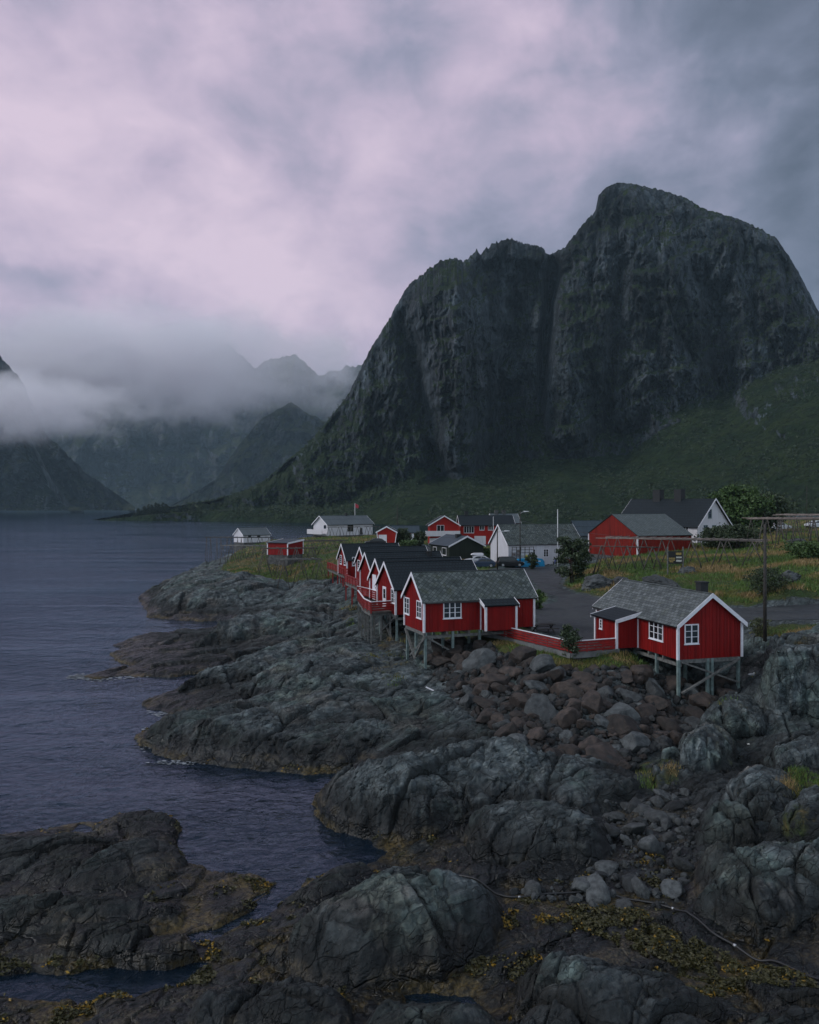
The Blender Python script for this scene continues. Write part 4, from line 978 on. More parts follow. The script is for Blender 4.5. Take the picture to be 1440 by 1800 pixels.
    def plinth(s, depth=1.2, mat=None, inset=.06):
        return MB().box((0, 0, -depth / 2), (s.L - 2 * inset, s.W - 2 * inset, depth)).build('foundation', mat or M['stone'], s.e)
def merge(a, b):
    """the annexe b becomes part of house a"""
    for ch in list(b.e.children):
        ml = a.inv @ b.mat @ ch.matrix_local
        ch.parent = a.e; ch.matrix_local = ml
    bpy.data.objects.remove(b.e)

A2 = math.atan2(.3396, .9406)       # the row of cabins: ridges run this way, gables look at the fjord
def railing(parent, pts, h=1.0, red='redfence', white=True, n=4, posts=True, gap=None, closed=False):
    """boarded railing along local points"""
    pts = [Vector(p) for p in pts]
    for i in range(len(pts) - 1):
        a, b = pts[i], pts[i + 1]; L = (b - a).length; d = (b - a).normalized()
        mb = MB(); bh = h / n * .62
        for k in range(n):
            z = .08 + (h - .1) * (k + .5) / n
            mb.bar(a + d * .04 + Vector((0, 0, z)), b - d * .04 + Vector((0, 0, z)), .03, bh)
        mb.build('railing_board', M[red], parent)
        mb = MB().bar(a - d * .03 + Vector((0, 0, h)), b + d * .03 + Vector((0, 0, h)), .14, .05)
        mb.build('top_rail', M['trim'] if white else M[red], parent)
        k = max(1, int(round(L / 1.5)))
        for j in range(k + 1):
            q = a + (b - a) * j / k; o_ = Vector((-d.y, d.x, 0)) * .05
            MB().bar(q + o_ + Vector((0, 0, -.1)), q + o_ + Vector((0, 0, h - .03)), .08, .08, up=(0, 1, 0)).build('railing_post', M[red], parent)

# --- front cabin with the slate roof
pA = at(745.6, 1112, 66.0)
hA = House('cabin', 'nearest cabin of the waterside row, red boards under a mottled grey slate roof', 'cabin', pA, A2, 9.95, 4.64, 2.55, 2.0, M['red'], M['slate'], group='red stilt cabins along the rocky shore')
hA.win_at('left', 711.8, 720.3, 1050, 1079.5, 2, 3); hA.win_at('left', 733.2, 741.8, 1056, 1087, 2, 3)
hA.win_at('front', 779, 811, 1058, 1087, 3, 3)
hA.joists()
for x in (-4.8, -2.4, 0):
    for y in (-2.15, 0, 2.15): hA.stilt(x, y)
hA.stilt(2.4, -2.15); hA.stilt(2.4, 2.15)
def gz(h, x, y): p = h.world(x, y); return G(p.x, p.y) - h.z
hA.brace((-4.85, -2.2, -.3), (-4.85, 0, gz(hA, -4.85, 0) * .9)); hA.brace((-4.95, 2.2, -.3), (-4.95, -.2, gz(hA, -4.9, -.2) * .95))
hA.brace((-4.8, -2.22, -.35), (-2.4, -2.22, -1.75)); hA.brace((-4.8, -2.3, -.35), (-5.9, -1.5, -1.9))
# lean-to on its front
L0 = span(pA, (.9406, .3396), 850.5); L1 = span(pA, (.9406, .3396), 906)
ext_p = hA.world(-hA.L / 2 + L0 - .25, -hA.W / 2 - .95)
hE = House('annexe', 'x', 'x', ext_p, A2, 2.75, .93, 2.05, .42, M['red'], M['black'], roof_kind='shed', over=.22, verge=.2)
merge(hA, hE)

# gutters and downpipes
def gutter(h, f, s0, s1):
    o, a, n = h.frame(f); z = h.hw - h.over * .62 + .02; d = h.over * .8 + .06
    MB().tube([o + a * s0 + n * d + Vector((0, 0, z)), o + a * s1 + n * d + Vector((0, 0, z - .03))], .055, 8).build('gutter', M['darkmetal'], h.e, True)
gutter(hA, 'front', .1, L0 - .6)
# --- the other cabins of the row
ROOFS = M['black']
def row_cabin(label, apx, apy, zr, W, hw, rise, pxend, px_l, px_r):
    """sighted by its gable apex; W across"""
    pa = at(apx, apy, 1440 * (CAMZ - zr) / (apy - 890)); z0 = zr - hw - rise
    c = Vector((pa.x, pa.y, z0)) - Vector((-.3396, .9406, 0)) * (W / 2)
    L = span(pa, (.9406, .3396), pxend)
    return House('cabin', label, 'cabin', c, A2, L, W, hw, rise, M['red'], ROOFS, group='red stilt cabins along the rocky shore')
hB = row_cabin('second red cabin from the near end, plain dark roof, glazed door to its deck', 679.3, 990, 10.45, 5.6, 2.45, 2.25, 826, 0, 0)
hC = row_cabin('red stilt cabin third from the near end, pale curtained door on a small white-railed deck', 663.4, 984.2, 10.4, 5.0, 2.4, 2.1, 805, 0, 0)
hD = row_cabin('red stilt cabin fourth from the near end, gable wall without openings and a roof chimney', 644.6, 973, 10.4, 5.0, 2.5, 2.1, 770, 0, 0)
hE_ = row_cabin('red stilt cabin fifth from the near end, one tall narrow white window in its gable', 635.2, 963, 10.4, 5.0, 2.5, 2.1, 745, 0, 0)
hF = row_cabin('farthest red stilt cabin of the row, two tall white gable windows and a side window', 602.5, 957.3, 10.4, 4.8, 2.5, 2.1, 697, 0, 0)
hB.win_at('left', 688.3, 696.2, 1035, 1060.5, 2, 3)
a, b, c, d_ = hB.rect('left', 673.5, 679.5, 1031, 1060); hB.door('left', a, b, .35, d_, glazed=True)
a, b, c, d_ = hC.rect('left', 655.5, 661.8, 1010, 1028); hC.door('left', a, b, .25, d_, glazed=False)
hD.window('left', 4.15, 4.75, .75, 2.35, 1, 4)
hE_.win_at('left', 629, 633.3, 984.5, 1003, 1, 4)
hF.win_at('left', 598, 601.3, 975.5, 991.5, 1, 4); hF.win_at('left', 605, 608.6, 977.5, 993.5, 1, 4); hF.win_at('front', 619, 629, 979, 994.5, 2, 3)
hD.chimney(3.2, -.5, .5, .45)
for h in (hB, hC, hD, hE_, hF):
    h.joists()
    for x in np.arange(-h.L / 2 + .2, h.L / 2, 2.9)[:4]:
        for y in (-h.W / 2 + .25, h.W / 2 - .25): h.stilt(float(x), y)
hB.brace((-hB.L / 2, -2.6, -.3), (-hB.L / 2, 1.5, gz(hB, -hB.L / 2, 1.5) * .9)); hB.brace((-hB.L / 2 + .1, 2.0, -.3), (-hB.L / 2 + .1, -1.2, gz(hB, -hB.L / 2, -1) * .9))

# --- decks on stilts in front of the gables
def deck(label, pts, z, white, redname='redfence', inner=None):
    cx = sum(p[0] for p in pts) / len(pts); cy = sum(p[1] for p in pts) / len(pts)
    e = empty('deck', (cx, cy, z), 0, label, 'deck', 'red railed decks in front of the cabins')
    loc = [(p[0] - cx, p[1] - cy) for p in pts]
    MB().prism(loc, -.14, 0, 'z').build('floor', M['oldwood'], e)
    rail = loc if inner is None else loc[inner[0]:inner[1]]
    railing(e, [(x, y, 0) for x, y in rail], 1.0, redname, white)
    for x, y in loc + [((loc[i][0] + loc[i - 1][0]) / 2, (loc[i][1] + loc[i - 1][1]) / 2) for i in range(len(loc))]:
        x *= .93; y *= .93; g = G(cx + x, cy + y) - z
        if g < -.3: MB().bar((x, y, g - .3), (x, y, -.14), .17, .17, up=(0, 1, 0)).build('stilt', M['wood' if white else 'redwood'], e)
    mb = MB()
    for i in range(len(loc)): mb.bar((loc[i][0] * .95, loc[i][1] * .95, -.26), (loc[i - 1][0] * .95, loc[i - 1][1] * .95, -.26), .12, .22)
    mb.build('floor_beam', M['wood'], e)
    return e
zb = hB.z + .25
def dpt(px, py, z): p = atz(px, py, z + 1.0); return (p.x, p.y)
gB = lambda s, d=.06: tuple((hB.mat @ (hB.frame('left')[0] + hB.frame('left')[1] * s + hB.frame('left')[2] * d))[:2])
gC = lambda s, d=.06: tuple((hC.mat @ (hC.frame('left')[0] + hC.frame('left')[1] * s + hC.frame('left')[2] * d))[:2])
deck('nearest deck, bent red railing with a white top rail and old dark floor', [gB(4.6), dpt(652.5, 1058, zb), dpt(640, 1052, zb), dpt(629.4, 1037.5, zb), gB(-.9)], zb, True, inner=(0, 4))
zc_ = hC.z + .25
deck('small red deck with white top rails in front of the curtained door', [gC(3.9), dpt(646, 1033.7, zc_), dpt(629, 1030, zc_), gC(-.6)], zc_, True)
gD = lambda h, s, d=.06: tuple((h.mat @ (h.frame('left')[0] + h.frame('left')[1] * s + h.frame('left')[2] * d))[:2])
deck('red deck on tall posts with an all red railing below the fourth cabin', [gD(hD, 4.9), dpt(630.5, 1018.5, 6.0), dpt(606.7, 1009.5, 6.0), gD(hE_, 2.5)], 6.0, False, 'redwood', inner=(0, 3))
deck('farthest red deck at the end of the row, railing wrapped round the last cabin', [gD(hF, 5.6), dpt(604, 999, 6.1), dpt(594, 994.5, 6.1), dpt(576, 988, 6.1), gD(hF, -.3)], 6.1, False, 'redwood', inner=(0, 4))

# --- right-hand cabin on stilts
d1 = Vector((-.27, .9629, 0)); AG = math.atan2(d1.y, d1.x)
pG = at(1192.1, 1160, 58.0)
LG = span(pG, d1, 1050); WG = span(pG, (.9629, .27), 1303.5)
hG = House('cabin', 'red cabin standing alone on the right, grey slate roof, black chimney and lean-to porch', 'cabin', pG, AG, LG, WG, 2.48, 2.0, M['red'], M['slate2'], near=(-1, 1), over=.35, verge=.3, thick=.16, group='red stilt cabins along the rocky shore')
hG.win_at('left', 1203, 1228, 1097, 1132, 2, 3)
hG.win_at('back', 1142, 1166.5, 1089, 1125, 3, 3)
hG.chimney(-hG.L / 2 + 1.3, -.25, .62, 1.0)
hG.joists()
for x, y in ((-hG.L / 2 + .1, WG / 2 - .1), (-hG.L / 2 + .1, .15), (-hG.L / 2 + .1, -.2), (-hG.L / 2 + .1, -WG / 2 + .2), (-hG.L / 2 + 3, WG / 2 - .2), (-hG.L / 2 + 3, -WG / 2 + .3), (-hG.L / 2 + 3, 0), (-hG.L / 2 + 6, WG / 2 - .2), (-hG.L / 2 + 6, -WG / 2 + .3)): hG.stilt(x, y, .2)
xg = -hG.L / 2 - .02
hG.brace((xg, WG / 2 - .2, -.15), (xg, -WG / 2 + .25, -1.85)); hG.brace((xg - .13, WG / 2 - .2, -2.35), (xg - .13, -WG / 2 + .3, -.15))
# its porch on the long wall
o_, a_, n_v = hG.frame('back')
sp0 = LG - span(pG, d1, 1124); 
dp = 1.85
pc = hG.mat @ Vector((-LG / 2 + span(pG, d1, 1122), WG / 2 + dp, 0)); pc.z = hG.z + .02
Lp = 3.3
hP = House('porch', 'x', 'x', pc, AG + math.pi, Lp, dp, 2.12, .45, M['red'], M['black'], near=(1, -1), roof_kind='shed', over=.28, verge=.3, thick=.12)
hP.window('front', .7, 1.15, 1.15, 1.95, 1, 3)
hP.stilt(Lp / 2 - .1, -dp / 2 + .1, .24)
merge(hG, hP)

gutter(hG, 'back', .2, 3.4)
# --- fence between the two cabins
fp = [atz(852.6, 1112, 5.05), atz(1004, 1149, 5.0), atz(1088.5, 1142.5, 5.0)]
fc = sum(fp, Vector()) / 3
fe = empty('fence', fc, 0, 'low red board fence with a white top rail between the two slate-roofed cabins', 'fence')
railing(fe, [p - fc for p in fp], .92, 'redfence', True, 4)
mb = MB()
for i in range(2): mb.bar(fp[i] - fc + Vector((0, -.03, -.16)), fp[i + 1] - fc + Vector((0, -.03, -.16)), .22, .38)
mb.build('kerb', M['concrete'], fe)

# --- white warehouse with grey slates
pW = at(894, 995.5, 138.5)
hW = House('warehouse', 'white boarded warehouse with a mossy slate roof and a blank gable facing the road', 'warehouse', pW, A2, 14.2, 7.0, 3.75, 3.15, M['whitewall'], M['slate'], over=.35, verge=.3, corners=False)
hW.plinth()
for x in (932.3, 955.3, 979.3): 
    hW.win_at('front', x, x + 9, 965, 979, 2, 3)
# --- red barn
pR = at(1121, 981, 125.0)
WR = span(pR, (-.3396, .9406), 1035.5); LR = span(pR, (.9406, .3396), 1216)
hR = House('barn', 'large faded red barn with a grey slate roof on the grassy rise', 'barn', pR, A2, LR, WR, 3.4, 3.15, M['redbarn'], M['slatebarn'], over=.25, verge=.12, trim=False, corners=False)
for y in (-WR / 2, WR / 2): MB().box((-LR / 2 - .01, y, 1.65), (.2, .2, 3.3)).build('corner_board', M['trim'], hR.e)
hR.plinth(2.6)
# --- white house with black roof and two chimneys
rv = Vector((-.55, .835, 0)).normalized(); AV = math.atan2(rv.y, rv.x)
pV = at(1226, 924, 140.0); pV.z -= 4.3
WV = span(pV, (rv.y, -rv.x), 1283); LV = span(pV, rv, 1085)
hV = House('house', 'white house with a black tiled roof and two big black chimneys behind the barn', 'house', pV, AV, LV, WV, 4.3, 4.55, M['white'], M['black'], near=(-1, 1), over=.5, verge=.45, corners=False)
hV.plinth(2.5)
hV.win_at('left', 1245, 1251, 895, 911, 1, 2, frame=M['stilt']); hV.win_at('left', 1237, 1244, 923, 933, 2, 2, frame=M['stilt']); hV.win_at('left', 1252, 1259, 923, 933, 2, 2, frame=M['stilt'])
hV.win_at('back', 1201, 1211, 925, 938, 2, 2)
hV.chimney(-LV / 2 + 7.2, 0, 1.5, 1.75, 1.2); hV.chimney(-LV / 2 + 12.0, 0, 1.6, 1.75, 1.2)
# --- dark green house
pK = at(790, 986, 148.0)
d1r = Vector((-.3396, .9406, 0))
hK = House('house', 'small dark green house with a slate blue roof and white verge boards', 'house', pK, math.atan2(d1r.y, d1r.x), span(pK, d1r, 757), span(pK, (.9406, .3396), 850), 2.7, 1.65, M['green'], M['blue'], near=(-1, 1), over=.35, verge=.4, corners=False)
hK.plinth()
hK.win_at('back', 761.7, 768, 961, 975, 1, 1); hK.win_at('back', 777.5, 785, 962.5, 976, 1, 1)
hK.chimney(-hK.L / 2 + 2.6, .5, .9, .55)
# --- red and white villa
pT = at(747, 957, 210.0)
hT = House('villa', 'bright red two-storey villa with white balcony and a long dark roofed wing', 'villa', (at(810, 957, 214)), R(3), 14.0, 8.0, 5.1, 2.35, M['redvilla'], M['black'], over=.5, verge=.4, corners=False)
hT.win_at('front', 815.5, 833.5, 924.5, 937, 4, 1); hT.win_at('front', 843, 851.5, 924, 932, 2, 1); hT.win_at('front', 858, 868, 924, 932, 3, 1)
mb = MB()
for a0, a1 in ((0, 1), (3.6, 6.6)): hT.fbox(mb, 'front', a0, a1, .02, 2.2, -.01, .05)
mb.build('lower_wall_panel', M['white'], hT.e)
hT.chimney(-5.0, .2, .9, 1.3); hT.plinth()
hT2 = House('gable_block', 'x', 'x', at(756, 957, 208), R(93), 7.0, 7.3, 5.0, 2.2, M['redvilla'], M['black'], near=(-1, 1), over=.6, verge=.5, corners=False)
hT2.win_at('left', 768, 781, 923, 934, 2, 1)
mb = MB(); hT2.fbox(mb, 'left', -.1, 5.4, .02, 1.6, -.01, .06); mb.build('lower_wall_panel', M['white'], hT2.e)
mb = MB(); hT2.fbox(mb, 'left', -1.2, 7.6, 2.2, 3.45, .9, 1.0); hT2.fbox(mb, 'left', -1.2, 7.6, 2.1, 2.2, 0, 1.0); hT2.fbox(mb, 'left', -1.2, -1.1, 2.2, 3.45, 0, .9)
mb.build('balcony', M['white'], hT2.e)
merge(hT, hT2)
hS = House('house', 'grey roofed house half hidden behind the villa, two chimneys', 'house', at(868, 950, 236), R(10), 8, 7, 5, 2.6, M['darkred'], M['greyroof'], corners=False); hS.chimney(-2.2, 0, 1, 1.1, mat=M['stone']); hS.chimney(.0, 0, 1, 1.0, mat=M['stone']); hS.plinth()
# --- red garage and dark red shed
pg = at(662.5, 954.5, 174)
hg = House('garage', 'small red garage with leaning walls, white trim and a white door', 'garage', pg, R(88), 5.0, 4.2, 2.3, 1.15, M['redvilla'], M['black'], near=(-1, 1), over=.25, verge=.25, flare=.32, corners=True)
a, b, c, d_ = hg.rect('left', 665.7, 680, 940, 954); hg.door('left', a, b, .03, d_)
hg.plinth(1.0)
hr = House('outbuilding', 'long low dark red outbuilding with a white door beside the garage', 'shed', at(690, 953, 196), R(2), 6.3, 5, 2.3, 1.5, M['darkred'], M['blue'], corners=False, trim=False); hr.plinth()
a, b, c, d_ = hr.rect('front', 722, 728, 938, 952.5); hr.door('front', a, b, .03, d_)
# --- white boathouse and white house by the water
hO = House('boathouse', 'low white boathouse with a grey roof on the outermost point', 'boathouse', at(428, 954, 230), R(38), 8.4, 6, 2.1, 1.85, M['white'], M['greyroof'], corners=False); hO.plinth(2.5)
hO.win_at('front', 436, 441.5, 941.5, 944.5, 1, 1, frame=M['darkmetal']); hO.win_at('front', 452, 457.5, 941.5, 944.5, 1, 1, frame=M['darkmetal'])
hH = House('house', 'long white house with a pale grey roof and white balcony above the water', 'house', at(576, 942, 250), R(41), 17.5, 7.6, 3.5, 2.5, M['white'], M['greyroof'], over=.5, verge=.5, corners=False); hH.plinth(2.5)
hH.win_at('left', 569, 574, 922.5, 930, 1, 1); hH.win_at('front', 611, 621, 922, 934, 2, 1, frame=M['darkmetal']); hH.chimney(1, 0, .6, .8)
hH.door('front', 12.4, 13.4, .1, 2.2, M['darkmetal'])
mb = MB(); hH.fbox(mb, 'left', -1.2, 6.8, .6, 1.9, 1.5, 1.62); hH.fbox(mb, 'left', -1.2, 6.8, .45, .6, 0, 1.62); hH.fbox(mb, 'left', -1.2, -1.08, .6, 1.9, 0, 1.5); mb.build('balcony', M['white'], hH.e)
# --- red open-ended shed on the point
hQ = House('shed', 'red shed with white corner posts and a dark pent roof among drying racks', 'shed', at(505.7, 976, 150), R(-25), 4.4, 5.2, 2.15, .45, M['red'], M['blue'], near=(1, -1), roof_kind='shed', over=.2, verge=.15); hQ.plinth(2.2)
hN = House('house', 'grey house glimpsed between the white warehouse and the red barn', 'house', at(1014, 974, 185), R(5), 8, 7, 4.2, 3.2, simple('grey_paint', (.09, .11, .12), .7), M['blue'], corners=False, trim=False); hN.plinth()
hN.win_at('front', 1024.5, 1031.5, 965, 972, 2, 1)
# ------------------------------------------------------------------ fence and deck posts are built above; now racks, poles, cars
def post(parent, p, q, w=.12, mat='oldwood', name='leg'):
    return MB().tube([p, q], w / 2, 6, w * .42).build(name, M[mat], parent, True)
def rack(label, P, Q, width, ztop, nfr, lean=.5, npole=6, mat='oldwood', polemat='palewood', cross=14, over=.8, xbrace=True, jit=.15):
    """fish drying rack: leaning legs, long ridge poles and thin drying poles laid across"""
    P, Q = Vector((P[0], P[1], 0)), Vector((Q[0], Q[1], 0)); d = (Q - P); L = d.length; d.normalize(); n = Vector((-d.y, d.x, 0))
    c = (P + Q) / 2; zg = G(c.x, c.y); base = Vector((c.x, c.y, zg))
    e = empty('drying_rack', base, 0, label, 'rack', 'wooden fish drying racks')
    rr = random.Random(len(label) * 7 + int(L * 10))
    for i in range(nfr):
        o = P + d * (L * i / max(1, nfr - 1))
        for sgn in (-1, 1):
            tp = o + n * (sgn * width / 2); ft = tp + d * (lean * (1 if i % 2 else -1) + rr.uniform(-jit, jit)) + n * rr.uniform(-jit, jit)
            post(e, Vector((ft.x, ft.y, G(ft.x, ft.y) - .2)) - base, Vector((tp.x, tp.y, ztop + rr.uniform(0, .15))) - base, .15, mat)
            if xbrace:
                f2 = tp - d * (lean * (1 if i % 2 else -1)) + n * rr.uniform(-jit, jit)
                post(e, Vector((f2.x, f2.y, G(f2.x, f2.y) - .2)) - base, Vector((tp.x, tp.y, ztop - .1)) - base + n * .12, .12, mat)
    for k in range(npole):
        off = n * (width * (k / max(1, npole - 1) - .5)); zz = ztop + rr.uniform(-.04, .12)
        a_ = P - d * (over * rr.uniform(.3, 1.2)) + off; b_ = Q + d * (over * rr.uniform(.3, 1.2)) + off
        MB().tube([Vector((a_.x, a_.y, zz)) - base, (Vector(((a_.x + b_.x) / 2, (a_.y + b_.y) / 2, zz - rr.uniform(0, .08))) - base), Vector((b_.x, b_.y, zz + rr.uniform(-.1, .05))) - base], .065, 6).build('long_pole', M[polemat], e, True)
    for k in range(cross):
        o = P + d * (L * (k + .5) / cross + rr.uniform(-.1, .1)); zz = ztop + .14 + rr.uniform(0, .05)
        a_ = o - n * (width / 2 + rr.uniform(.2, .6)) + d * rr.uniform(-.3, .3); b_ = o + n * (width / 2 + rr.uniform(.2, .6)) + d * rr.uniform(-.3, .3)
        MB().tube([Vector((a_.x, a_.y, zz)) - base, Vector((b_.x, b_.y, zz)) - base], .04, 5).build('cross_pole', M[polemat], e, True)
    return e
rack('long drying rack with bleached poles and leaning legs on the grass below the red barn', (27.5, 111), (43.0, 102), 5.0, 11.75, 6, 1.3, 7, cross=16, over=1.6)
rack('low dark drying rack end leaning in front of the barn gable', (25.3, 108), (31.5, 106), 1.6, 10.75, 3, 1.2, 3, polemat='oldwood', cross=0, over=1)
rack('tall drying rack with many dark posts at the right edge on the hilltop', (50.5, 119), (68, 116), 7.0, 14.2, 9, .8, 9, cross=18, over=1.8)
rack('second tall drying rack behind the first at the right edge', (60, 131), (80, 128), 6.0, 14.6, 9, .7, 7, cross=10, over=1.2)
rack('drying rack of crossed poles on the turf in front of the red shed', (-25.0, 141), (-17.0, 143), 3.2, 8.7, 4, 1.2, 3, polemat='oldwood', cross=5)
rack('drying rack of crossed grey poles standing on the rock edge below the red shed', (-20.0, 129), (-14.5, 131), 2.4, 7.6, 3, 1.0, 3, polemat='wood', cross=4)
rack('wide drying rack of many crossed poles to the right of the red shed', (-21.0, 158), (-13.0, 160), 4.5, 9.3, 5, 1.2, 4, polemat='oldwood', cross=6)
rack('drying rack with thin legs on the rock left of the red shed', (-37.5, 168), (-28.5, 165), 3.0, 8.0, 5, .8, 4, polemat='wood', cross=6)
rack('dark drying rack built like a pier in front of the boathouse', (-52.5, 214), (-36.0, 212), 3.0, 7.9, 7, .5, 4, polemat='darkmetal', cross=8)
rack('drying rack standing along the front wall of the long white house', (-23.0, 238), (-9.5, 245), 2.4, 9.9, 6, .9, 3, polemat='oldwood', cross=6)

# ---- sign board on two posts below the barn
sgp = at(1187.5, 1000, 99); sgp.z = G(sgp.x, sgp.y)
se = empty('sign_board', sgp, 0, 'black notice board with rows of small ochre lettering on two grey posts', 'sign')
zb_ = 16 - (991 - 890) * 99 / 1440 - sgp.z; zt_ = 16 - (969 - 890) * 99 / 1440 - sgp.z; wd = 25 * 99 / 1440
MB().box((0, 0, (zb_ + zt_) / 2), (wd, .06, zt_ - zb_)).build('board', M['signblack'], se)
for x in (-wd / 2 - .07, wd / 2 + .07): MB().box((x, .02, zt_ / 2 + .2), (.13, .13, zt_ + .7)).build('post', M['wood'], se)
def line(x0, x1, z0, z1, mat, seed):
    """a row of small letter strokes"""
    r = random.Random(seed); mb = MB(); x = x0
    while x < x1:
        w_ = r.uniform(.035, .07); mb.box((x + w_ / 2, -.034, (z0 + z1) / 2 + r.uniform(-.01, .01)), (w_, .012, (z1 - z0) * r.uniform(.8, 1))); x += w_ + r.uniform(.012, .03)
    return mb.build('lettering', M[mat], se)
u = (zt_ - zb_)
for k, (x0, x1, f0, f1, m_) in enumerate([(-.80, -.08, .40, .48, 'ochre'), (-.80, -.1, .25, .34, 'ochre'), (-.7, -.25, .12, .20, 'ochre'), (.05, .72, .70, .90, 'ochre'), (.08, .72, .44, .58, 'palewrite'), (.08, .75, .16, .32, 'palewrite')]):
    line(x0, x1, zb_ + u * f0, zb_ + u * f1, m_, k)

# ---- poles
def utility(label, px, py, Y, top_py, r=.13, lamp=None, name='utility_pole', cat='pole', mat='pole', cross=False):
    b = at(px, py, Y); b.z = G(b.x, b.y); h = CAMZ - (top_py - 890) * Y / 1440 - b.z
    e = empty(name, b, 0, label, cat)
    MB().tube([(0, 0, -.4), (0, 0, h)], r, 10, r * .7).build('pole', M[mat], e, True)
    if cross: MB().box((0, -.1, h - .35), (1.3, .1, .12)).build('crossarm', M[mat], e)
    if lamp:
        lx, lz = lamp
        MB().tube([(0, 0, h - .5), (lx * .5, 0, h - .5 + lz * .8), (lx, 0, h - .5 + lz)], .045, 6).build('arm', M['alu'], e, True)
        mb = MB(); mb.prism([(lx - .1, h - .5 + lz - .05), (lx + .75, h - .46 + lz), (lx + .75, h - .40 + lz), (lx - .1, h - .34 + lz)], -.14, .14); mb.build('lamp_head', M['whitelamp'], e)
    return e
pU = utility('dark wooden utility pole by the road behind the cabin on stilts', 1345, 1103, 64.5, 922, .15, cross=False)
pL1 = utility('dark street lamp pole in front of the warehouse gable, lamp arm to the right', 874.5, 1003, 131, 930, .11, (1.2, .15), 'street_lamp', 'street lamp')
pL2 = utility('dark pole with a lamp near its top in front of the slate warehouse roof', 914.5, 990, 136, 898, .11, (.7, .35), 'street_lamp', 'street lamp')
utility('tall white flagpole without a flag in front of the warehouse', 980.5, 1001, 133, 895, .07, None, 'flagpole', 'flagpole', 'flagpole')
utility('thin white pole rising in front of the villa wing', 867.3, 955, 170, 908, .05, None, 'flagpole', 'flagpole', 'flagpole')
utility('dark utility pole standing right of the red garage against the mountain', 698.5, 942, 200, 888, .14)
utility('thin pole rising far behind the racks at the right edge', 1418.5, 915, 200, 854, .09)
e = utility('white flagpole with a small drooping red flag behind the long white house', 624, 912, 262, 884.5, .09, None, 'flagpole', 'flagpole', 'flagpole')
hh = CAMZ - (884.5 - 890) * 262 / 1440 - e.location.z
mb = MB(); mb.add([(.1, 0, hh - .1), (.7, .1, hh - .35), (1.2, -.05, hh - .8), (1.1, 0, hh - 1.7), (.6, .1, hh - 1.5), (.1, 0, hh - 1.3)], [(0, 1, 2, 3, 4, 5)]); mb.add([(.1, .03, hh - .1), (.7, .13, hh - .35), (1.2, -.02, hh - .8), (1.1, .03, hh - 1.7), (.6, .13, hh - 1.5), (.1, .03, hh - 1.3)], [(5, 4, 3, 2, 1, 0)]); mb.build('flag', M['flag'], e)
# overhead wires sagging between the poles
def wire(label, p, q, sag):
    p, q = Vector(p), Vector(q); pts = [p.lerp(q, t) - Vector((0, 0, sag * 4 * t * (1 - t))) - p for t in np.linspace(0, 1, 14)]
    o = MB().tube(pts, .02, 5).build('overhead_wire', M['rubber'], None, True); o.location = p; tag(o, label, 'wire')
t2 = at(914.5, 915, 136)
wire('thin black overhead wire running from the warehouse pole past the barn', t2, at(1345, 950, 64.5), .9)

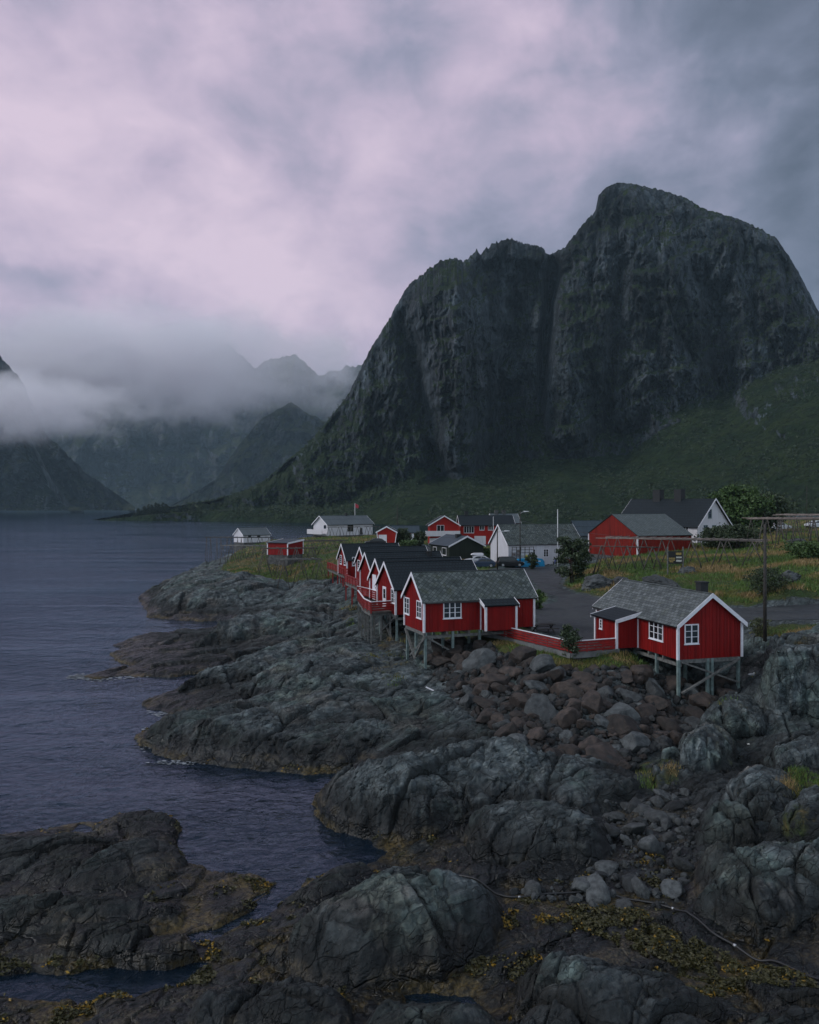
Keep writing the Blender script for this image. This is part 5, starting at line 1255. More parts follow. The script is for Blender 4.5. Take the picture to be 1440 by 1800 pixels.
# ---- cars
def make_car(paint, name='parked_car', L=4.3, W=1.78, H=1.5, suv=False, label='', loc=(0, 0, 0), rz=0, group='parked cars'):
    e = empty(name, loc, rz, label, 'car', group)
    s = L / 4.3; zt = H
    low = [(-2.12, .45), (-2.15, .75), (-2.05, .95), (-1.2, 1.0), (1.0, .98), (1.85, .86), (2.12, .70), (2.15, .42), (1.9, .25), (-1.9, .25)]
    if suv: cab = [(-2.0, .96), (-1.75, zt - .06), (-1.2, zt), (.3, zt), (.65, zt - .1), (1.15, .97)]
    else: cab = [(-1.95, .96), (-1.35, zt - .12), (-.8, zt), (.1, zt), (.45, zt - .09), (1.15, .96)]
    def loft(poly, prof, nm, mat):
        """side outline, pulled in towards the roof and rounded at the edges"""
        mb = MB(); n = len(poly); ring = []
        for k, ins in prof:
            ring.append([(x * s * (1 - .012 * ins * 10), k * (W / 2 - (.20 * max(0, z - .9))), z - ins * .15) for x, z in poly])
        vs = [v for r_ in ring for v in r_]; fs = []
        for i in range(len(ring) - 1):
            for j in range(n): fs.append((i * n + j, i * n + (j + 1) % n, (i + 1) * n + (j + 1) % n, (i + 1) * n + j))
        fs.append(tuple(range(n))[::-1]); fs.append(tuple(range((len(ring) - 1) * n, len(ring) * n)))
        mb.add(vs, fs); return mb.build(nm, mat, e, False)
    prof = [(-1, .6), (-.97, .2), (-.88, 0), (.88, 0), (.97, .2), (1, .6)]
    body = loft(low, prof, 'body', paint)
    for x in (-1.32, 1.32): pass
    loft(cab, [(-.93, .25), (-.86, 0), (.86, 0), (.93, .25)], 'cabin_shell', paint)
    # glass
    mb = MB(); zc = .98
    def side(sy, pts):
        mb.add([(x * s, sy * ((W / 2 - .20 * max(0, z - .9)) * .945 + .012), z - .02) for x, z in pts], [tuple(range(len(pts)))])
    for sy in (-1, 1):
        if suv: side(sy, [(-1.72, zc + .06), (-1.62, zt - .14), (-.75, zt - .1), (-.7, zc + .06)]); side(sy, [(-.62, zc + .06), (-.66, zt - .1), (.2, zt - .1), (.5, zt - .2), (.85, zc + .06)])
        else: side(sy, [(-1.55, zc + .06), (-1.2, zt - .2), (-.6, zt - .1), (-.55, zc + .06)]); side(sy, [(-.47, zc + .06), (-.5, zt - .1), (.05, zt - .1), (.35, zt - .18), (.82, zc + .06)])
    w2 = W * .36
    fx0, fx1 = (.66, 1.12) if suv else (.46, 1.12)
    mb.add([(fx0 * s + .03, -w2 * .92, zt - .13), (fx0 * s + .03, w2 * .92, zt - .13), (fx1 * s + .01, w2 * 1.05, 1.0), (fx1 * s + .01, -w2 * 1.05, 1.0)], [(0, 1, 2, 3)])
    rx0, rx1 = (-1.78, -1.99) if suv else (-1.38, -1.93)
    mb.add([(rx0 * s - .03, -w2 * .92, zt - .16), (rx0 * s - .03, w2 * .92, zt - .16), (rx1 * s - .02, w2, 1.02), (rx1 * s - .02, -w2, 1.02)], [(3, 2, 1, 0)])
    mb.build('window_glass', M['glass'], e)
    for x in (-1.32, 1.35):
        for sy in (-1, 1):
            y = sy * (W / 2 - .1); r = .33
            t = MB(); ring = []
            t.tube([(x * s, y - .1, r), (x * s, y + .1, r)], r, 18)
            wh = t.build('wheel', M['rubber'], e); mb = MB().tube([(x * s, y + sy * .101, r), (x * s, y + sy * .12, r)], r * .62, 12); mb.build('rim', M['alu'], wh)
    for sy in (-1, 1):
        MB().box((2.08 * s, sy * (W / 2 - .28), .70), (.10, .36, .13)).build('headlight', M['whitelamp'], e)
        MB().box((-2.08 * s, sy * (W / 2 - .2), .82), (.10, .24, .2)).build('tail_light', M['redcrate'], e)
        MB().box((.85 * s, sy * (W / 2 + .05), 1.0), (.12, .2, .12)).build('wing_mirror', paint, e)
    return e
def car_at(px, py, Y, **k): b = at(px, py, Y); b.z = G(b.x, b.y) + .03; return make_car(loc=b, **k)
car_at(848, 998.5, 134.5, paint=M['carblue'], rz=R(182), label='dark blue hatchback parked left of the lamp pole by the warehouse')
sv = car_at(839, 992, 140, paint=M['carsilver'], rz=R(186), label='silver car with a white roof box half hidden behind the dark blue hatchback')
rb_ = MB(); rb_.prism([(-1.0, 1.56), (-1.1, 1.75), (-.9, 1.9), (.5, 1.9), (.95, 1.78), (1.05, 1.6), (.9, 1.56)], -.42, .42); rb_.build('roof_box', M['trim'], sv)
car_at(897, 996.5, 135.5, paint=M['carblack'], rz=R(4), suv=True, H=1.68, L=4.45, W=1.84, label='black off-road car parked in front of the warehouse corner')
car_at(660, 954, 166, paint=M['carblack'], rz=R(185), label='black car parked in front of the red garage with the white door')
car_at(1372, 932, 175, paint=M['carsilver'], rz=R(10), label='pale car glimpsed between the posts of the right-hand racks')
car_at(1433, 934, 172, paint=M['carsilver'], rz=R(200), label='pale car at the right edge of the picture behind the rack posts')

# ---- things along the warehouse wall
dR = Vector((.9406, .3396, 0)); nR = Vector((.3396, -.9406, 0))
wl = lambda s_, out, z: hW.mat @ Vector((-hW.L / 2 + s_, -hW.W / 2 - out, z))
le = empty('lattice_stand', wl(2.3, .75, 0), A2, 'wooden lattice stand with pale boards and lettering above a blue tarpaulin by the warehouse', 'stand')
for k in range(6): MB().bar((-2.1 + k * .84, 0, 0), (-1.95 + k * .80, 0, 3.3), .08, .08).build('upright', M['oldwood'], le)
for z in (1.75, 2.3, 2.8, 3.25): MB().box((0, -.02, z), (4.2, .07, .07)).build('rail', M['oldwood'], le)
for k in range(5):
    for z, c_ in ((2.02, 'palewood' if k < 2 else 'white'), (2.55, 'white' if k != 1 else 'palewood')): MB().box((-1.66 + k * .82, .03, z), (.66, .04, .38)).build('board', M[c_], le)
rr = random.Random(4)
for k, (x, m_) in enumerate([(-.35, 'palewrite'), (-.1, 'palewrite'), (.15, 'palewrite'), (.62, 'yellow'), (.88, 'yellow'), (1.12, 'palewrite'), (1.38, 'palewrite'), (1.6, 'palewrite')]):
    mb = MB()
    if m_ == 'yellow' and k == 3: mb.prism([(x - .12, 1.45), (x + .14, 1.45), (x + .08, 1.95), (x - .02, 2.0)], -.09, -.06)
    else:
        mb.box((x - .07, -.08, 1.68), (.05, .03, .46)).box((x + .03, -.08, 1.88 if k % 2 else 1.48), (.14, .03, .06))
        if k % 3: mb.box((x + .09, -.08, 1.68), (.05, .03, .4))
    mb.build('lettering', M[m_], le)
be = empty('tarpaulin', wl(3.0, 1.5, 0), A2, 'bright blue tarpaulin over a low stack in front of the warehouse wall', 'tarpaulin')
mb = MB(); pr = [(-2.7, .0), (-2.75, .85), (-2.2, 1.25), (-.6, 1.35), (.9, 1.42), (2.3, 1.30), (2.75, .8), (2.8, 0)]; mb.prism(pr, -.55, .55); mb.build('cover', M['bluetarp'], be)
MB().box((.9, -.57, .9), (2.2, .03, .16)).build('pale_stripe', M['whitelamp'], be)
pe = empty('post', wl(7.9, 2.0, 0), 0, 'dark blue rounded post beside the white warehouse wall', 'post')
MB().tube([(0, 0, 0), (0, 0, .95)], .2, 12).build('column', M['bluepaint'], pe, True); MB().tube([(0, 0, .95), (0, 0, 1.05), (0, 0, 1.25), (0, 0, 1.32)], .17, 12, .06).build('head', M['bluepaint'], pe, True)
ce = empty('container', wl(8.6, 1.8, 0), A2, 'low dark green planter box beside the blue post', 'planter')
MB().box((0, 0, .35), (1.7, .9, .7)).build('box', M['green'], ce); MB().box((0, 0, .72), (1.8, 1.0, .06)).build('rim', M['darkmetal'], ce)
for k in range(3):
    c_ = MB().box((0, 0, .3), (.7, .5, .56)).box((0, 0, .6), (.76, .56, .05)).build('crate', M['redcrate'], None); c_.location = wl(10.1 + k * .85, 1.6, 0); c_.location.z = G(c_.location.x, c_.location.y); c_.rotation_euler = (0, 0, A2)
    tag(c_, 'red plastic crate in the short row by the warehouse wall', 'crate', 'red crates by the warehouse wall')
re_ = empty('ramp', wl(11.0, .8, 0), A2, 'sloping grey handrail along the warehouse wall', 'handrail')
MB().bar((-2.5, 0, .7), (2.2, 0, 1.6), .06).build('rail', M['wood'], re_)
for k in range(4): MB().bar((-2.4 + k * 1.5, 0, -.3), (-2.4 + k * 1.5, 0, .7 + k * .29), .06, .06).build('post', M['wood'], re_)

# dark wooden platform by the near cabin's far end
bp = at(955, 1112, 70.0); bp.z = G(bp.x, bp.y)
be2 = empty('bench', bp, A2, 'dark wooden table with benches at the end wall of the slate-roofed cabin', 'table')
MB().box((0, 0, .72), (2.0, .8, .06)).build('table_top', M['pole'], be2)
for sy in (-1, 1): MB().box((0, sy * .75, .42), (2.0, .28, .05)).build('seat', M['pole'], be2)
for sx in (-.75, .75):
    MB().bar((sx, -.7, 0), (sx, .3, .7), .09, .05).build('leg', M['pole'], be2); MB().bar((sx + .06, .7, 0), (sx + .06, -.3, .7), .09, .05).build('leg', M['pole'], be2)

# ---- black hose with clamps across the gully
hp = [(800, 1537, .55), (838, 1549, .5), (875, 1560, .45), (913, 1568, .42), (960, 1563.5, .45), (1005, 1561, .48), (1052, 1562, .5), (1100, 1571, .5), (1145, 1582, .48), (1183, 1594, .46), (1220, 1617, .45), (1255, 1642, .42), (1292, 1662, .42), (1330, 1683, .42), (1362, 1696, .42), (1400, 1718, .44), (1440, 1745, .46), (1490, 1780, .5)]
hpts = []
for i, (x, y, z) in enumerate(hp):
    p = atz(x, y, z); p.z = max(G(p.x, p.y), G(p.x + .15, p.y - .2), G(p.x - .15, p.y + .2)) + .045; hpts.append(p)
dense = []
for i in range(len(hpts) - 1):
    p0, p1, p2, p3 = hpts[max(i - 1, 0)], hpts[i], hpts[i + 1], hpts[min(i + 2, len(hpts) - 1)]
    for t in np.linspace(0, 1, 6, endpoint=False):
        q = .5 * ((2 * p1) + (p2 - p0) * t + (2 * p0 - 5 * p1 + 4 * p2 - p3) * t * t + (3 * p1 - p0 - 3 * p2 + p3) * t ** 3)
        q.z = max(q.z, G(q.x, q.y) + .04); dense.append(q)
ho = empty('hose', hpts[5], 0, 'long black hose with small white clamps lying across the weedy gully', 'hose')
MB().tube([p - hpts[5] for p in dense], .045, 8).build('pipe', M['rubber'], ho, True)
for i in (0, 3, 6, 9, 12):
    p = hpts[i] - hpts[5]; q = hpts[i + 1] - hpts[5]; d_ = (q - p).normalized() * .05
    MB().tube([p - d_, p + d_], .056, 8).build('clamp', M['alu'], ho, True)
# plank and scraps washed up on the rocks
pk = MB().box((0, 0, 0), (1.05, .12, .05)).build('plank', M['trim'], None); p = atz(760, 1207, 2.7); pk.location = (p.x, p.y, G(p.x, p.y) + .12); pk.rotation_euler = (R(10), R(22), R(-12)); tag(pk, 'white painted plank lying on the rock below the nearest cabin', 'plank')
def scrap(label, px, py, z, s):
    p = atz(px, py, z); mb = MB(); mb.prism([(-s, 0), (-s * .7, s * .7), (s * .2, s * .9), (s, s * .3), (s * .8, 0)], -s * .6, s * .5)
    o = mb.build('scrap', M['whitescrap'], None); o.location = (p.x, p.y, G(p.x, p.y) + .02); o.rotation_euler = (.2, .1, px); tag(o, label, 'scrap')
scrap('small white scrap on the rock slab below the boulder bank', 966, 1337, 1.4, .13)
scrap('white scrap wedged in the cleft of the grey rocks on the right', 1297, 1314, 1.6, .17)
scrap('tiny white scrap high in the cleft above the other one', 1316, 1289, 1.9, .08)
def gull(label, px, py, z, rz):
    p = atz(px, py, z); e = empty('seagull', (p.x, p.y, G(p.x, p.y) + .03), rz, label, 'seagull')
    def ell(c, r, n=10):
        vs = []; fs = []
        for i in range(n + 1):
            for j in range(n): 
                t = math.pi * i / n; f = 2 * math.pi * j / n; vs.append((c[0] + r[0] * math.cos(t), c[1] + r[1] * math.sin(t) * math.cos(f), c[2] + r[2] * math.sin(t) * math.sin(f)))
        for i in range(n):
            for j in range(n): fs.append((i * n + j, i * n + (j + 1) % n, (i + 1) * n + (j + 1) % n, (i + 1) * n + j))
        return vs, fs
    mb = MB(); mb.add(*ell((0, 0, .18), (.24, .09, .09))); mb.add(*ell((.17, 0, .30), (.075, .055, .06))); mb.tube([(.12, 0, .2), (.17, 0, .3)], .055, 8, .045)
    mb.build('body', M['whitescrap'], e, True)
    mb = MB(); mb.add(*ell((-.08, .055, .2), (.22, .05, .06))); mb.add(*ell((-.08, -.055, .2), (.22, .05, .06))); mb.build('wing', M['alu'], e, True)
    MB().tube([(.23, 0, .295), (.31, 0, .28)], .018, 6, .006).build('beak', M['yellow'], e)
    for y in (-.03, .03): MB().tube([(0, y, .11), (.01, y, -.03)], .009, 5).build('leg', M['yellow'], e)
gull('white seagull perched on the rock under the right-hand cabin', 1322, 1207, 2.8, R(10))
# ------------------------------------------------------------------ plants
def leaf_cloud(clumps, n, size, seed, flat=.0, aspect=1.7):
    """leaf-sized quads spread through the clumps: (x, y, z, rx, rz, weight)"""
    r = np.random.default_rng(seed); cl = np.array(clumps, float); w_ = cl[:, 5] / cl[:, 5].sum()
    k = r.choice(len(cl), n, p=w_); c = cl[k]
    d = r.normal(size=(n, 3)); d /= np.linalg.norm(d, axis=1)[:, None]
    rad = r.random(n) ** (1 / 2.2)
    pos = c[:, :3] + d * rad[:, None] * np.stack([c[:, 3], c[:, 3], c[:, 4]], 1)
    t = r.normal(size=(n, 3)); t[:, 2] *= (1 - flat); t /= np.linalg.norm(t, axis=1)[:, None]
    o = np.cross(t, r.normal(size=(n, 3))); o /= np.linalg.norm(o, axis=1)[:, None] + 1e-9
    s = size * r.uniform(.6, 1.3, n)[:, None]
    a, b = t * s * aspect / 2, o * s / 2
    v = np.stack([pos - a, pos + b, pos + a, pos - b], 1).reshape(-1, 3)
    return v, np.arange(4 * n).reshape(-1, 4)
def tree(name, label, cat, base, h, r, leaf, n, size, seed, trunk=.15, low=.25, shape='round', nb=14, group=None, mat=None, stems=1):
    e = empty(name, base, 0, label, cat, group); rr = random.Random(seed); mb = MB(); clumps = []
    for s in range(stems):
        ox, oy = (rr.uniform(-.2, .2) * r, rr.uniform(-.2, .2) * r) if stems > 1 else (0, 0)
        top = Vector((ox * 2 + rr.uniform(-.1, .1) * r, oy * 2 + rr.uniform(-.1, .1) * r, h * .93))
        mid = Vector((ox + rr.uniform(-.1, .1) * r, oy, h * .45))
        mb.tube([(ox, oy, -.2), mid, top], trunk, 7, trunk * .18)
        for i in range(nb):
            t = low + (1 - low) * (i + rr.random()) / nb; p = (Vector((ox, oy, 0)).lerp(mid, t / .48) if t < .48 else mid.lerp(top, (t - .48) / .52))
            a_ = rr.uniform(0, 6.28)
            if shape == 'cone': k = max(.12, 1 - (t - low) / (1 - low)) ** .8
            elif shape == 'col': k = .55 + .45 * math.sin(math.pi * min(1, (t - low) / (1 - low) * .9 + .1))
            else: k = math.sin(math.pi * (.22 + .72 * (t - low) / (1 - low)))
            ln = r * k * rr.uniform(.55, 1.05); q = p + Vector((math.cos(a_) * ln, math.sin(a_) * ln, ln * (.35 if shape != 'cone' else -.1)))
            mb.tube([p, p.lerp(q, .5) + Vector((0, 0, .04 * h)), q], trunk * .35, 5, trunk * .08, False)
            cr = r * rr.uniform(.22, .42) * (.6 + .6 * k)
            clumps.append((q.x, q.y, min(q.z, h - cr * .4), cr, cr * rr.uniform(.6, .95), cr ** 2)); m_ = p.lerp(q, .55); clumps.append((m_.x, m_.y, m_.z, cr * .8, cr * .7, cr ** 2 * .5))
    mb.build('trunk', M['bark'], e, True)
    v, f = leaf_cloud(clumps, n, size, seed); np_mesh('crown', v, f, M[leaf], e, False)
    return e
def plant(px, py, Y=None, z=None, **k):
    p = at(px, py, Y) if Y else atz(px, py, z); p.z = G(p.x, p.y); return tree(base=p, **k)
plant(1006, 1026, 107, name='tree', label='dark leafy tree with an uneven crown beside the bend of the road', cat='tree', h=6.1, r=2.0, leaf='leaf_dark', n=5200, size=.20, seed=3, low=.12, shape='col', nb=22, stems=2)
plant(999, 1152, z=4.85, name='shrub', label='slender dark green shrub growing through the red board fence', cat='shrub', h=2.6, r=.72, leaf='leaf_dark', n=2600, size=.10, seed=5, trunk=.05, low=.05, shape='col', nb=22, stems=3)
plant(1304, 945, 158, name='tree', label='broad bright green tree beside the gable of the white house', cat='tree', h=9.6, r=4.4, leaf='leaf_green', n=7000, size=.36, seed=8, trunk=.3, low=.15, nb=30, stems=2)
plant(1347, 950, 165, name='tree', label='dark dense tree right of the bright green tree', cat='tree', h=8, r=5.0, leaf='leaf_dark', n=6000, size=.34, seed=9, trunk=.3, low=.1, nb=24, stems=2)
plant(1262, 952, 128, name='bush', label='dark bush against the gable wall of the white house', cat='bush', h=3.2, r=2.6, leaf='leaf_dark', n=3500, size=.22, seed=10, low=.05, nb=16, stems=3)
plant(1296, 950, 124, name='bush', label='dark bush under the tall trees right of the white house', cat='bush', h=3.6, r=2.8, leaf='leaf_dark', n=3500, size=.22, seed=11, low=.05, nb=16, stems=3)
plant(1347, 1064, 80, name='bush', label='olive rowan bush with a few red berries behind the utility pole', cat='bush', h=2.6, r=1.7, leaf='leaf_dark', n=2800, size=.12, seed=12, trunk=.06, low=.05, nb=20, stems=4)
plant(1335, 1095, 66, name='bush', label='thin twiggy bush at the foot of the utility pole', cat='bush', h=1.5, r=.8, leaf='leaf_olive', n=900, size=.09, seed=13, trunk=.04, low=.05, nb=14, stems=4)
plant(1425, 1010, 96, name='bush', label='dark green bush on the grassy slope at the right edge', cat='bush', h=1.8, r=2.4, leaf='leaf_green', n=3500, size=.16, seed=14, trunk=.05, low=.02, nb=16, stems=4)
plant(705, 962, 178, name='bush', label='round dark bush between the red garage and the outbuilding', cat='bush', h=3.6, r=1.9, leaf='leaf_dark', n=2200, size=.26, seed=15, low=.02, nb=14, stems=3)
plant(722, 962, 172, name='bush', label='low bright green bush in front of the dark red outbuilding', cat='bush', h=1.4, r=1.7, leaf='leaf_green', n=1600, size=.22, seed=16, low=.02, nb=12, stems=3)
plant(738, 957, 186, name='bush', label='dark bush at the left corner of the villa', cat='bush', h=3.4, r=1.3, leaf='leaf_dark', n=1600, size=.25, seed=17, low=.02, nb=12, stems=3)
plant(856, 978, 151, name='bush', label='small green bush between the dark green house and the warehouse', cat='bush', h=2.2, r=1.0, leaf='leaf_green', n=1400, size=.2, seed=18, low=.02, nb=12, stems=3)
plant(935, 995, 134, name='bush', label='dark climbing bush at the warehouse wall right of the tarpaulin', cat='bush', h=2.6, r=.9, leaf='leaf_dark', n=1600, size=.18, seed=19, low=.02, nb=14, stems=3)
plant(944, 1050, 84, name='shrub', label='small green shrub behind the end of the slate-roofed cabin', cat='shrub', h=2.0, r=.6, leaf='leaf_green', n=1200, size=.13, seed=20, low=.02, shape='col', nb=14, stems=2)
# conifers on the low point under the mountain
for i, (px, h) in enumerate([(243, 7), (254, 10), (260, 12), (267, 11), (274, 13), (280, 11), (287, 12), (293, 9), (312, 6), (326, 5.5), (338, 6)]):
    p = at(px, 896, 890); p.z = CAMZ - (903.5 - (px - 243) * .10 - 890) * 890 / 1440 - 2.0
    tree('conifer', 'tiny dark conifer in the row on the low headland under the mountain', 'conifer', p, h * .85 + 2.0, 4.2, 'conifer', 900, 1.1, 60 + i, .3, .1, 'cone', 12, 'conifers on the far headland')
# scrub on the lower slopes of the mountain: too many to count
mo = [o for o in bpy.data.objects if o.name == 'mountain'][0]
n_ = len(mo.data.vertices); mc = np.empty(n_ * 3, np.float32); mo.data.vertices.foreach_get('co', mc); mc = mc.reshape(-1, 3)
mn = np.empty(n_ * 3, np.float32); mo.data.vertices.foreach_get('normal', mn); mn = np.abs(mn.reshape(-1, 3))
mpx = 720 + 1440 * mc[:, 0] / mc[:, 1]; mpy = 890 - (mc[:, 2] - CAMZ) * 1440 / mc[:, 1]
okm = (mn[:, 2] > .30) & (mc[:, 2] > 4) & (mpx > 330) & (mpx < 1600) & (mpy > 560 + np.clip(1000 - mpx, 0, 400) * .35) & (fbm(mc[:, 0] / 60, mc[:, 2] / 40, 3, 77) > -.12)
ci = np.flatnonzero(okm); r9 = np.random.default_rng(5); ci = r9.choice(ci, min(len(ci), 6500), replace=False)
cr = r9.uniform(.7, 2.6, len(ci)) * (mc[ci, 1] / 850)
cl = [(x, y, z + s * .4, s, s * .7, 1.0) for (x, y, z), s in zip(mc[ci], cr)]
v, f = leaf_cloud(cl, 90000, 1.0, 6); tag(np_mesh('scrub', v, f, M['leaf_dark'], None, False), 'dark birch scrub scattered over the lower slopes of the mountain', 'scrub', kind='stuff')

# ---- grass: blades over the turf
def blades(X, Y, Z, h, wd, rg, nper=3, spread=.18):
    n = len(X); X = np.repeat(X, nper); Y = np.repeat(Y, nper); Z = np.repeat(Z, nper); h = np.repeat(h, nper) * rg.uniform(.55, 1.25, n * nper); wd = np.repeat(wd, nper)
    X = X + rg.normal(size=len(X)) * spread; Y = Y + rg.normal(size=len(X)) * spread
    a = rg.uniform(0, np.pi, len(X)); ln = rg.normal(size=(2, len(X))) * .35
    dx, dy = np.cos(a) * wd, np.sin(a) * wd
    v = np.stack([np.stack([X - dx, Y - dy, Z - .04], 1), np.stack([X + dx, Y + dy, Z - .04], 1), np.stack([X + ln[0] * h, Y + ln[1] * h, Z + h], 1)], 1).reshape(-1, 3)
    return v, np.arange(len(v)).reshape(-1, 3)
rg = np.random.default_rng(21)
gm_ = (grassm + .32 * fbm(XX / 2.5, YY / 2.5, 4, 81)) > .52
ok = np.flatnonzero(gm_.ravel() & (roadm.ravel() < .05) & (YY.ravel() < 300) & (np.abs(UU.ravel()) < .62))
houses = [(h, h.mat.translation) for h in (hA, hB, hC, hD, hE_, hF, hG, hW, hR, hV, hK, hT, hg, hr, hO, hH, hQ, hN)]
pick = rg.choice(ok, min(len(ok), 75000), replace=False)
gx, gy, gz_ = XX.ravel()[pick], YY.ravel()[pick], Zt.ravel()[pick]
keep = np.ones(len(gx), bool)
for h, t in houses:
    lx = (gx - t.x) * math.cos(h.ang) + (gy - t.y) * math.sin(h.ang); ly = -(gx - t.x) * math.sin(h.ang) + (gy - t.y) * math.cos(h.ang)
    keep &= ~((np.abs(lx) < h.L / 2 + .1) & (np.abs(ly) < h.W / 2 + .1))
gx, gy, gz_ = gx[keep], gy[keep], gz_[keep]
dry = fbm(gx / 7, gy / 7, 4, 91) + .35 * fbm(gx / 1.5, gy / 1.5, 2, 92)
tall = np.clip(.22 + .35 * (fbm(gx / 4, gy / 4, 3, 93) + .2), .12, .6) * np.where(gy < 75, .62, 1.0)
kind = np.where(dry > .22, 2, np.where(dry > .02, 1, 0))
wdt = np.clip(gy * .00045, .02, .10)
V, F, Mi = [], [], []
for k in range(3):
    m_ = kind == k; v, f = blades(gx[m_], gy[m_], gz_[m_], tall[m_] * (1.25 if k == 2 else 1.0), wdt[m_], rg); F.append(f + sum(len(q) for q in V)); V.append(v); Mi.append(np.full(len(f), k))
tag(np_mesh('grass', np.concatenate(V), np.concatenate(F), [M['grass_g'], M['grass_y'], M['grass_d']], None, False, np.concatenate(Mi)), 'green and straw coloured grass on the turf and slopes', 'grass', kind='stuff')
# ---- bladderwrack and kelp in the tidal gully and on low rocks
zf = Zt.ravel(); cand = np.flatnonzero((zf > .0) & (zf < .42) & (YY.ravel() < 60) & (np.abs(UU.ravel()) < .6) & (fbm(XX.ravel() / 1.6, YY.ravel() / 1.6, 4, 95) > .22))
kp = np.flatnonzero(in_poly(XX.ravel(), YY.ravel(), KELP) & (fbm(XX.ravel() / .8, YY.ravel() / .8, 3, 96) > -.25))
sx_ = np.concatenate([rg.choice(cand, min(len(cand), 9000), replace=False), rg.choice(kp, min(len(kp), 16000), replace=False)])
isk = np.concatenate([np.zeros(min(len(cand), 9000), bool), np.ones(min(len(kp), 16000), bool)])
wx_, wy_, wz_ = XX.ravel()[sx_], YY.ravel()[sx_], zf[sx_]
V, F, Mi = [], [], []
yel = (fbm(wx_ / 1.1, wy_ / 1.1, 3, 97) > .12) & (rg.random(len(wx_)) < np.where(isk, .12, .5))
for k, mm in ((0, yel), (1, ~yel)):
    n = int(mm.sum()); v, f = leaf_cloud([(0, 0, 0, .01, .01, 1)], n, .075, 30 + k, .6, 2.2)
    v = v + np.repeat(np.stack([wx_[mm], wy_[mm], wz_[mm] + rg.uniform(.0, .09, n)], 1), 4, 0)
    F.append(f + sum(len(q) for q in V)); V.append(v); Mi.append(np.full(len(f), k))
tag(np_mesh('seaweed', np.concatenate(V), np.concatenate(F), [M['weed_y'], M['weed_o']], None, False, np.concatenate(Mi)), 'yellow and olive seaweed covering the low tidal rocks', 'seaweed', kind='stuff')

# ------------------------------------------------------------------ boulders
def ico(sub):
    import bmesh
    bm = bmesh.new(); bmesh.ops.create_icosphere(bm, subdivisions=sub, radius=1); v = np.array([x.co[:] for x in bm.verts]); f = np.array([[q.index for q in p.verts] for p in bm.faces]); bm.free(); return v, f
IV, IF = ico(4)
def boulder_mesh(seed, mat, round_=0.0):
    r = np.random.default_rng(seed)
    nrm = r.normal(size=(13, 3)); nrm /= np.linalg.norm(nrm, axis=1)[:, None]; dd = r.uniform(.62, 1.0, 13)
    q = IV @ nrm.T; rad = np.where(q > .05, dd / np.maximum(q, .05), 9)
    rr = -np.log(np.exp(-rad * 40).sum(1)) / 40; rr = np.minimum(rr, 1.15) if round_ == 0 else rr * (1 - round_) + round_ * .85
    p = IV * rr[:, None]
    p += (IV * (.05 * fbm(IV[:, 0] * 2 + seed, IV[:, 1] * 2 + IV[:, 2] * 1.7, 4, seed))[:, None])
    p *= np.array([1.15, .9, .72]) * r.uniform(.85, 1.2, 3)
    o = np_mesh('boulder', p, IF, mat, None, round_ > 0); me_ = o.data; bpy.data.objects.remove(o)
    return me_
BM = {k: [boulder_mesh(100 + 20 * j + i, M[m_], rd_) for i in range(9)] for j, (k, m_, rd_) in enumerate((('brown', 'b_brown', 0), ('grey', 'b_grey', 0), ('wet', 'b_dark', .35), ('cob', 'b_grey', .4)))}
def put_boulders(poly, n, smin, smax, kinds, group, labels, seed, power=2.0, sink=.3, tries=6000, pack=.62):
    r = np.random.default_rng(seed); pa = np.array(poly); placed = []
    sizes = np.sort(smin + (smax - smin) * r.random(n) ** power)[::-1]
    for s in sizes:
        for _ in range(80):
            x, y = r.uniform(pa[:, 0].min(), pa[:, 0].max()), r.uniform(pa[:, 1].min(), pa[:, 1].max())
            if not in_poly(np.array([x]), np.array([y]), poly)[0]: continue
            if all((x - a) ** 2 + (y - b) ** 2 > ((s + c) * pack) ** 2 for a, b, c in placed): break
        else: continue
        placed.append((x, y, s)); k = kinds[int(r.integers(len(kinds)))]
        me_ = BM[k][int(r.integers(9))]
        o = bpy.data.objects.new('boulder', me_); col.objects.link(o)
        o.location = (x, y, G(x, y) + s * (.35 - sink * r.random())); o.scale = (s * r.uniform(.85, 1.15), s * r.uniform(.85, 1.15), s * r.uniform(.8, 1.1))
        o.rotation_euler = (r.uniform(-.6, .6), r.uniform(-.6, .6), r.uniform(0, 6.28))
        tag(o, labels[k], 'boulder', group)
    return placed
put_boulders(RUBBLE, 225, .2, 1.15, ['brown', 'brown', 'brown', 'grey'], 'boulders in the bank below the fence and cabins',
    {'brown': 'rusty brown broken boulder in the bank below the red fence', 'grey': 'slate grey broken boulder in the bank below the red fence'}, 41, 2.6)
put_boulders(COBBLE, 50, .14, .62, ['cob', 'cob', 'grey', 'wet'], 'boulders on the shore below the bank',
    {'cob': 'rounded grey stone on the shore below the boulder bank', 'grey': 'angular grey stone on the shore below the boulder bank', 'wet': 'dark wet stone on the shore beside the gully'}, 42, 2.0)

